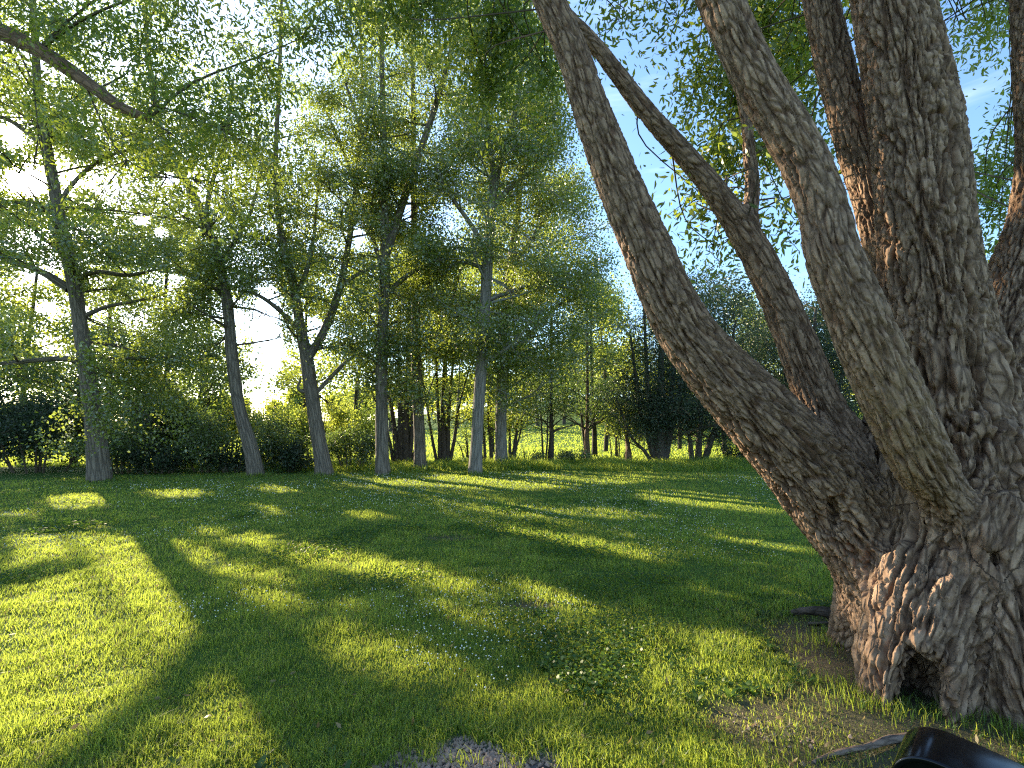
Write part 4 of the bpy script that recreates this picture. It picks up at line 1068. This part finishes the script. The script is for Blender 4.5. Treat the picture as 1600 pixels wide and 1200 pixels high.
for i, (px, Y, h, rad, n, sz, lf) in enumerate([
        (40, 27, 9.0, 3.4, 9000, .16, 'bright_leaf'), (170, 29, 9.5, 3.6, 9500, .16, 'poplar_leaf'), (255, 25, 8.5, 3.0, 9000, .14, 'poplar_leaf'), (320, 33, 9.5, 3.6, 8000, .18, 'bright_leaf'),
        (480, 31, 8.5, 3.2, 8000, .17, 'bright_leaf'), (560, 34, 13.0, 3.8, 8500, .19, 'bright_leaf'), (640, 29, 12.5, 3.2, 8500, .16, 'poplar_leaf'), (700, 36, 14.0, 3.8, 8000, .20, 'bright_leaf'),
        (770, 31, 13.0, 3.2, 8500, .17, 'poplar_leaf'), (835, 38, 13.5, 3.8, 7500, .2, 'bright_leaf'), (880, 30, 12.0, 3.0, 8000, .16, 'poplar_leaf'), (945, 33, 11.0, 3.0, 7000, .18, 'bright_leaf'),
        (985, 29, 10.0, 2.6, 6500, .16, 'bright_leaf'), (-60, 25, 9.0, 3.4, 8500, .15, 'poplar_leaf'), (1060, 36, 11.5, 3.6, 7500, .19, 'poplar_leaf'), (1130, 32, 11.0, 3.4, 7500, .18, 'dark_leaf'),
        (1190, 38, 11.0, 3.6, 7000, .2, 'poplar_leaf'), (1300, 34, 10.0, 3.6, 7500, .19, 'dark_leaf'), (1370, 40, 11.0, 4.0, 6500, .22, 'bright_leaf'), (1620, 33, 13.0, 4.0, 8000, .19, 'poplar_leaf'), (1540, 36, 12.0, 4.0, 6000, .2, 'poplar_leaf')]):
    if i in (9, 10, 12): continue
    side = ['rounded', 'tall', 'narrow', 'leafy', 'airy'][i % 5]
    what = {0: 'behind the left edge shrubs', 1: 'behind the thickest cottonwood', 2: 'between the thickest and kinked trunks', 3: 'left of the bright sky gap', 4: 'behind the forked trunk', 5: 'left of the tall straight trunk', 6: 'behind the first fanned clump', 7: 'behind the V-shaped clump', 8: 'behind the pale scarred trunk', 9: 'at the foot of the hill', 10: 'behind the flared slender tree', 11: 'right of the straight slender trunk', 12: 'behind the stubby brown trunk', 13: 'off the left edge of the view', 14: 'behind the dense bushy willow', 15: 'behind the half-hidden willow', 16: 'left of the rounded willow in the fork', 17: 'behind the rounded willow in the fork', 18: 'glimpsed below the yellowish limb', 19: 'beyond the right edge of the big trunk', 20: 'hidden mostly by the thickest limb'}[i]
    if i in (0, 1, 2, 3, 4, 13): h *= 1.5; n = int(n * 1.5)
    far_tree(f'{side} green background tree {what}', fx(px, Y), Y, h, rad, n, sz, lf, trunk_h=0.42 if 7 <= i <= 12 else 0.25)
for (px, Y, h, rad, lb) in [(-10, 20.5, 6.0, 3.0, 'dark low-crowned tree behind the left edge thicket'), (120, 21.5, 5.5, 2.8, 'dark low-crowned tree close behind the thickest cottonwood'), (215, 22.0, 5.5, 2.6, 'dark low-crowned tree behind the grey-green shrub'), (310, 21.5, 5.2, 2.4, 'low-crowned tree left behind the kinked cottonwood')]:
    far_tree(lb, fx(px, Y), Y, h, rad, 9000, 0.12, 'shrub_leaf', trunk_h=0.06, group=None)
for i, (px, Y, h, rad, lb) in enumerate([(840, 70, 9, 2.8, 'small tree on the hill slope left of the flared slender tree'), (881, 72, 10, 2.8, 'small tree on the hill directly right of the flared slender tree'), (897, 88, 12, 3.5, 'pale-trunked tree highest on the hill'),
        (950, 75, 11, 3.4, 'hill tree right of the straight slender trunk'), (990, 84, 12, 4.0, 'hill tree above the stubby brown trunk'), (820, 95, 13, 4.2, 'hill tree behind the pale scarred trunk'), (770, 80, 13, 4.5, 'meadow tree behind the tan trunk'),
        (715, 72, 12, 4.2, 'meadow tree seen through the V-shaped clump'), (670, 85, 14, 5, 'meadow tree beyond the short-looking trunk'), (610, 70, 12, 4.6, 'meadow tree beyond the fanned clump'), (560, 80, 13, 5, 'meadow tree beyond the pale sunlit shrub'), (1060, 90, 14, 5, 'hill tree beyond the bushy willow'),
        (1350, 60, 12, 5, 'far tree seen under the yellowish limb'), (1200, 85, 15, 5, 'far tree beyond the fork of the big tree')]):
    far_tree(lb, fx(px, Y), Y, h, rad, 3800, 0.34, ['bright_leaf', 'poplar_leaf'][i % 2], 'pale_bark' if i == 2 else 'dark_bark', 0.22, r=0.28, group='small trees on the hill')
# far wood closing the view
T = Tubes(); C, CLR = [], []
for q in range(150):
    az = random.uniform(-1.15, 1.15); Y = random.uniform(125, 190)
    X = math.tan(az) * Y
    if abs(X) > 330: continue
    hgt = random.uniform(7, 12) * (0.75 if X < -60 else 1.0)
    gz = float(terrain(X, Y))
    n = 900
    u = RNG.normal(0, 1, (n, 3)); u /= np.linalg.norm(u, axis=1)[:, None]
    rr = RNG.random(n)[:, None] ** 0.4
    lobes = np.array([X, Y, gz + hgt * 0.55]) + u * rr * np.array([hgt * .42, hgt * .42, hgt * .5]) * (0.75 + 0.35 * vnoise(u * 2.5 + q * 3.1, 5))[:, None]
    C.append(lobes); CLR.append(np.full(n, random.random()))
    T.add(np.array([[X, Y, gz - .2], [X, Y, gz + hgt * .6]]), np.array([.3, .15]), 5)
fw = leaves_obj('far_wood', np.concatenate(C), 0.9, M['bright_leaf'], None, 0.8, crnd=np.concatenate(CLR), twigs=T)
tag(fw, 'far-off wood closing the view beyond the meadow and hill', 'wood', kind='stuff')

# ------------------------------------------------------------------ grass
def ring_points(n, r0, r1, a0=-62, a1=62):
    r = r0 * (r1 / r0) ** RNG.random(n); a = np.radians(RNG.uniform(a0, a1, n))
    return np.stack([np.sin(a) * r, np.cos(a) * r], 1), r
def in_willow(x, y):
    return np.hypot((x - 3.05) / 0.72, (y - 3.5) / 0.62) < 1
def blades(name, XY, hgt, wid, lean, mat, rnd, label, cat, kind='stuff', nseg=2):
    n = len(XY)
    z = terrain(XY[:, 0], XY[:, 1])
    base = np.stack([XY[:, 0], XY[:, 1], z - 0.004], 1)
    a = RNG.uniform(0, 2 * np.pi, n); la = RNG.uniform(0, 2 * np.pi, n)
    side = np.stack([np.cos(a), np.sin(a), np.zeros(n)], 1) * (wid / 2)[:, None]
    ld = np.stack([np.cos(la), np.sin(la), np.zeros(n)], 1) * (lean * hgt * (0.3 + RNG.random(n)))[:, None]
    up = np.zeros((n, 3)); up[:, 2] = hgt
    m = base + up * 0.55 + ld * 0.30
    t = base + up * (1 - 0.22 * lean)[:, None] + ld
    V = np.stack([base - side, base + side, m + side * 0.75, m - side * 0.75, t], 1).reshape(-1, 3)
    o = np.arange(n)[:, None] * 5
    Q = o + np.array([[0, 1, 2, 3]]); Tt = o + np.array([[3, 2, 4]])
    ob = mesh_obj(name, V, quads=Q, tris=Tt, mat=mat, fattrs={'rnd': np.concatenate([rnd, rnd])}, flat=True)
    return tag(ob, label, cat, kind=kind)
XY, r = ring_points(620000, 1.55, 21.0)
x, y = XY[:, 0], XY[:, 1]
P3 = np.stack([x, y, x * 0], 1)
g_, d_ = dirt_mask(P3)
pn = fbm(P3 * 0.9, 77, 3); pf = fbm(P3 * 4.5, 78, 2)
keep = (RNG.random(len(x)) > g_ * 1.0) & (RNG.random(len(x)) > d_ * 0.86) & ~in_willow(x, y) & (y < 20)
keep &= (y < 20.5)
XY, r, pn, pf, d_ = XY[keep], r[keep], pn[keep], pf[keep], d_[keep]
n = len(XY)
hg = (0.052 + 0.026 * pf + 0.016 * pn) * (0.6 + 0.8 * RNG.random(n)) * np.where(r > 9, 0.9, 1.0)
hg = np.maximum(hg, 0.016) * (1 - 0.35 * d_)
wd = np.maximum(0.0042, r * 0.0011) * (0.7 + 0.6 * RNG.random(n))
ln = np.clip(RNG.normal(0.75, 0.35, n), 0.1, 1.6)
rn = np.clip(0.5 + 0.28 * pn + 0.22 * pf + RNG.normal(0, 0.2, n), 0, 1)
dry = RNG.random(n) < (0.10 + 0.45 * d_ + 0.10 * np.clip(pn, 0, 1))
blades('grass', XY[~dry], hg[~dry], wd[~dry], ln[~dry], M['grass'], rn[~dry], 'short mown green grass of the park lawn', 'grass')
blades('dry_grass', XY[dry], hg[dry] * 0.9, wd[dry], ln[dry] * 1.2, M['dry_grass'], rn[dry], 'straw-coloured blades among the lawn grass', 'grass')
# tall unmown strip under the row
n = 60000
x = RNG.uniform(-9, 22, n); y = 18.1 + 2.8 * RNG.random(n) + 0.3 * np.sin(x * 0.7) + np.where(x < -3, -0.6, 0.2)
P3 = np.stack([x, y, x * 0], 1)
h = (0.36 + 0.18 * fbm(P3 * 0.8, 81, 2)) * (0.5 + 0.8 * RNG.random(n)) * smooth(18.0, 18.9, y + RNG.normal(0, .2, n) + np.where(x < -3, .6, 0))
for (bx, by) in [(1.95, 3.1), (1.92, 2.95), (2.05, 2.88), (2.25, 2.85), (2.42, 2.74), (2.55, 2.64), (2.72, 2.58), (2.95, 2.6), (3.25, 2.62), (2.2, 3.75), (2.3, 3.9)]:
    m = 90; x = np.concatenate([x, bx + RNG.normal(0, .10, m)]); y = np.concatenate([y, by + RNG.normal(0, .07, m)]); h = np.concatenate([h, RNG.uniform(0.051, 0.095, m)])
for (bx, by, br) in FEET:                        # untrimmed tufts round the trunk feet
    m = 420; aa = RNG.uniform(0, 6.283, m); q = br * 1.05 + np.abs(RNG.normal(0, 0.14, m))
    x = np.concatenate([x, bx + np.cos(aa) * q]); y = np.concatenate([y, by + np.sin(aa) * q])
    h = np.concatenate([h, RNG.uniform(0.06, 0.22, m) * (0.5 + 0.5 * (vnoise(np.stack([aa * 1.5, aa * 0 + bx, aa * 0], 1), 8) + 0.6))])
keep = h > 0.05
blades('tall_grass', np.stack([x, y], 1)[keep], h[keep], np.where(y[keep] < 5, 0.005, 0.018), np.full(keep.sum(), 0.5), M['grass'], np.clip(RNG.normal(.5, .25, keep.sum()), 0, 1), 'strip of tall unmown grass under the row of trees', 'grass')
n = 90000
y = 20 + 50 * RNG.random(n) ** 1.3; x = RNG.uniform(-1, 1, n) * (y * 1.0)
blades('meadow_grass', np.stack([x, y], 1), 0.08 + 0.10 * RNG.random(n), 0.0016 * y, np.full(n, 0.7), M['grass'], np.clip(RNG.normal(.65, .2, n), 0, 1), 'sunlit meadow grass beyond the row of trees', 'grass')

# clover leaves, broad-leaved weeds, clover heads
def flat_leaves(XY, size, hgt, tilt):
    n = len(XY); z = terrain(XY[:, 0], XY[:, 1]) + hgt
    nn = unit(np.stack([RNG.normal(0, tilt, n), RNG.normal(0, tilt, n), np.ones(n)], 1))
    a = RNG.uniform(0, 6.283, n); d = np.stack([np.cos(a), np.sin(a), np.zeros(n)], 1); d = unit(d - nn * (d * nn).sum(1)[:, None])
    b = np.cross(nn, d); c = np.stack([XY[:, 0], XY[:, 1], z], 1); s = size[:, None]
    return c, d, b, nn, s
XY, r = ring_points(200000, 1.6, 11)
P3 = np.stack([XY[:, 0], XY[:, 1], XY[:, 0] * 0], 1)
pc = fbm(P3 * 0.75, 91, 3)
boost = np.exp(-((XY[:, 0] - 0.35) / 0.9) ** 2 - ((XY[:, 1] - 3.8) / 0.9) ** 2) * 0.9
g_, d_ = dirt_mask(P3)
keep = (pc + boost - 0.6 * ((XY[:, 0] < -1.0) & (XY[:, 1] < 3.4)) > 0.28 + 0.25 * RNG.random(len(r))) & (g_ < 0.3) & (d_ < 0.5) & ~in_willow(XY[:, 0], XY[:, 1])
XY, r = XY[keep], r[keep]
c, d, b, nn, s = flat_leaves(XY, np.maximum(0.011, r * 0.0022) * (0.7 + 0.6 * RNG.random(len(XY))), 0.03 + 0.045 * RNG.random(len(XY)), 0.45)
V = np.stack([c - d * s, c - d * s * .2 + b * s * .8, c + d * s * .7 + b * s * .7, c + d * s * .95, c + d * s * .7 - b * s * .7, c - d * s * .2 - b * s * .8], 1).reshape(-1, 3)
o_ = np.arange(len(XY))[:, None] * 6
Q = np.concatenate([o_ + np.array([[0, 1, 2, 3]]), o_ + np.array([[0, 3, 4, 5]])])
rr_ = RNG.random(len(XY)); cv = mesh_obj('clover', V, quads=Q, mat=M['clover_leaf'], fattrs={'rnd': np.concatenate([rr_, rr_])}, flat=True)
tag(cv, 'clover leaves growing in patches through the lawn', 'clover', kind='stuff')
# rosettes of broad leaves
VV, QQ, RR = [], [], []
cnt = 0
XY, r = ring_points(5200, 1.9, 7.5)
P3 = np.stack([XY[:, 0], XY[:, 1], XY[:, 0] * 0], 1)
pw = fbm(P3 * 0.9, 95, 2) + np.exp(-((XY[:, 0] - 0.6) / 1.2) ** 2 - ((XY[:, 1] - 3.2) / 1.2) ** 2) * 0.6
g_, d_ = dirt_mask(P3)
for (xx, yy), w_, dd_ in zip(XY, pw, d_):
    if w_ < 0.3 or dd_ > 0.7 or np.hypot((xx - 3.05) / .8, (yy - 3.5) / .7) < 1: continue
    m = random.randint(3, 7); L0 = random.uniform(0.03, 0.075); rv = random.random()
    for q in range(m):
        a = q * 6.283 / m + random.uniform(-.4, .4); el = random.uniform(0.25, 0.95)
        d = np.array([math.cos(a) * math.cos(el), math.sin(a) * math.cos(el), math.sin(el)]); b = np.array([-math.sin(a), math.cos(a), 0])
        L = L0 * random.uniform(.7, 1.2); w = L * random.uniform(.13, .24)
        p0 = np.array([xx, yy, float(terrain(xx, yy))]); z = np.array([0, 0, -1.0])
        VV += [p0 - b * w * .25, p0 + b * w * .25, p0 + d * L * .5 + b * w, p0 + d * L * .5 - b * w, p0 + d * L + z * L * .15 + b * w * .55, p0 + d * L + z * L * .15 - b * w * .55, p0 + d * L * 1.18 + z * L * .3]
        QQ.append((cnt, [(0, 1, 2, 3), (3, 2, 4, 5)], [(5, 4, 6)])); RR.append(np.clip(rv * .6 + random.random() * .4, 0, 1)); cnt += 7
Q = np.concatenate([[[c_ + np.array(f) for f in q] for (c_, q, t) in QQ]]).reshape(-1, 4); Tt = np.array([[c_ + np.array(t[0])] for (c_, q, t) in QQ]).reshape(-1, 3)
RR = np.array(RR)
wd_ = mesh_obj('weeds', np.array(VV), quads=Q, tris=Tt, mat=M['clover_leaf'], fattrs={'rnd': np.concatenate([np.repeat(RR, 2), RR])}, flat=False)
tag(wd_, 'broad-leaved dandelion and plantain weeds in the near lawn', 'weeds', kind='stuff')
def octa(C, S):
    n = len(C); D6 = np.array([[1, 0, 0], [-1, 0, 0], [0, 1, 0], [0, -1, 0], [0, 0, 1], [0, 0, -1.0]])
    V = (C[:, None, :] + D6[None] * S[:, None, None]).reshape(-1, 3); o = np.arange(n)[:, None, None] * 6
    F = np.array([[0, 2, 4], [2, 1, 4], [1, 3, 4], [3, 0, 4], [2, 0, 5], [1, 2, 5], [3, 1, 5], [0, 3, 5]])
    return V, (o + F[None]).reshape(-1, 3)
XY, r = ring_points(14000, 2.9, 17.5)
P3 = np.stack([XY[:, 0], XY[:, 1], XY[:, 0] * 0], 1)
pc = fbm(P3 * 0.45, 97, 3) + 0.25 * smooth(5, 9, XY[:, 1]) * smooth(-7, -2, XY[:, 0]) - 0.5 * (1 - smooth(3.5, 7.0, r))
keep = (pc > 0.12 + 0.3 * RNG.random(len(r))) & ~in_willow(XY[:, 0], XY[:, 1])
XY, r = XY[keep], r[keep]
C = np.stack([XY[:, 0], XY[:, 1], terrain(XY[:, 0], XY[:, 1]) + 0.05 + 0.025 * RNG.random(len(r))], 1)
V, F = octa(C, np.maximum(0.0055, r * 0.00078) * (0.7 + .5 * RNG.random(len(r))))
cf = mesh_obj('clover_flowers', V, tris=F, mat=M['flower'], flat=False)
tag(cf, 'small white clover heads dotted over the lawn', 'clover', kind='stuff')
XY, r = ring_points(420, 2.2, 6)
C = np.stack([XY[:, 0], XY[:, 1], terrain(XY[:, 0], XY[:, 1]) + 0.035 + 0.02 * RNG.random(len(r))], 1)[~in_willow(XY[:, 0], XY[:, 1])]
fl_ = leaves_obj('fallen_leaves', C - np.array([0, 0, 0.022]), 0.038, M['fallen'], None, 0.45, 0.1, 'lance', up=2.0)
tag(fl_, 'dry yellow and brown fallen leaves lying in the grass', 'leaves', kind='stuff')
# gravel at the path edge
n = 2600
XY = np.stack([RNG.normal(-0.20, 0.24, n), RNG.normal(2.42, 0.15, n)], 1)
XY = np.concatenate([XY, np.stack([RNG.normal(1.33, 0.14, 90), RNG.normal(2.66, 0.10, 90)], 1)])
P3 = np.stack([XY[:, 0], XY[:, 1], XY[:, 0] * 0], 1)
g_, d_ = dirt_mask(P3); keep = (g_ > 0.25) | (d_ > 0.5); XY = XY[keep]
C = np.stack([XY[:, 0], XY[:, 1], terrain(XY[:, 0], XY[:, 1]) - 0.010 + 0.006 * RNG.random(len(XY))], 1)
V, F = octa(C, 0.006 + 0.009 * RNG.random(len(XY)) ** 2)
V = V + RNG.normal(0, 0.0022, V.shape)
gv = mesh_obj('gravel', V, tris=F, mat=M['stone'], flat=True)
tag(gv, 'patch of grey gravel showing through the grass at the bottom edge', 'gravel', kind='stuff')

# exposed roots and a dead piece of wood by the willow
def root_piece(label, pts, rads, name='tree_root', cat='root', mat='root_wood'):
    P = catmull(np.array(pts, float), 22); b = P[0].copy(); b[2] = 0
    T = Tubes(); T.add(P - b, np.interp(np.linspace(0, 1, 22), np.linspace(0, 1, len(rads)), rads), 12, 0.35, len(label) % 13)
    o = T.build(name, M[mat]); o.location = b
    return tag(o, label, cat)
root_piece('pale bare root running through worn earth beside the black hoop', [(2.02, 2.68, -0.02), (1.82, 2.60, 0.012), (1.64, 2.53, 0.016), (1.47, 2.49, 0.008), (1.30, 2.46, -0.03)], [0.020, 0.019, 0.016, 0.012, 0.006])
root_piece('dark dead root stub lying left of the trunk foot', [(2.60, 4.12, -0.01), (2.50, 4.16, 0.05), (2.38, 4.22, 0.06), (2.26, 4.28, 0.02)], [0.045, 0.045, 0.035, 0.018], mat='dark_bark')
root_piece('thin stick bridging the dead root and the trunk', [(2.24, 4.02, 0.03), (2.40, 3.96, 0.05), (2.56, 3.90, 0.04)], [0.012, 0.016, 0.012], 'stick', 'stick', 'dark_bark')

# black hoop of wide flat bar, close to the camera at lower right
def hoop():
    hw, th, rr = 0.09, 0.014, 0.005
    ol = [(-0.088, 0.0), (-0.088, 0.25), (-0.088, 0.5), (-0.087, 0.62), (-0.078, 0.668), (-0.05, 0.700), (-0.01, 0.713), (0.04, 0.711), (0.10, 0.702), (0.17, 0.688), (0.26, 0.668), (0.36, 0.645), (0.43, 0.622), (0.47, 0.580), (0.48, 0.52), (0.48, 0.25), (0.48, 0.0)]
    P = catmull(np.array([(a, 0, c) for a, c in ol]), 90)
    Tn = unit(np.gradient(P, axis=0)); Nn = np.stack([-Tn[:, 2], Tn[:, 0] * 0, Tn[:, 0]], 1)
    sec = []
    for (sx, sy, a0) in ((1, 1, 0), (-1, 1, 90), (-1, -1, 180), (1, -1, 270)):
        for q in range(4):
            a = math.radians(a0 + q * 30); sec.append((sx * (hw - rr) + rr * math.cos(a), sy * (th / 2 - rr) + rr * math.sin(a)))
    m = len(sec); V = []
    for p_, nrm in zip(P, Nn):
        for (u, v) in sec: V.append(p_ + np.array([0, 1.0, 0]) * u + nrm * (v - th / 2))
    Q = [(i * m + j, (i + 1) * m + j, (i + 1) * m + (j + 1) % m, i * m + (j + 1) % m) for i in range(len(P) - 1) for j in range(m)]
    root = thing('metal_hoop', 'rounded glossy black metal object cut off by the lower right corner', 'hoop', (1.0635, 1.3565, 0))
    root.rotation_euler = (0, 0, math.radians(-45))
    mesh_obj('bar', np.array(V), quads=Q, mat=M['black_gloss'], parent=root)
    ip = [(a + (0.012 if a < 0.2 else -0.012), c - 0.012) for a, c in ol]
    ip = catmull(np.array([(a, 0, c) for a, c in ip]), 60); mm = len(ip)
    PV = np.concatenate([ip + [0, -hw + 0.02, 0], ip + [0, hw - 0.02, 0]]); half = mm // 2
    PQ = []
    for o_ in (0, mm):
        for i in range(half - 1): PQ.append((o_ + i, o_ + i + 1, o_ + mm - 2 - i, o_ + mm - 1 - i))
    for i in range(mm - 1): PQ.append((i, i + 1, mm + i + 1, mm + i))
    mesh_obj('panel', PV, quads=PQ, mat=M['black_gloss'], parent=root, flat=True)
    for X_ in (-0.088, 0.48):
        T = Tubes(); T.add(np.array([[0, 0, -.02], [0, 0, 0.012]]) + [X_, 0, 0], np.array([0.13, 0.13]), 20); T.build('foot_plate', M['black_gloss'], root)
hoop()
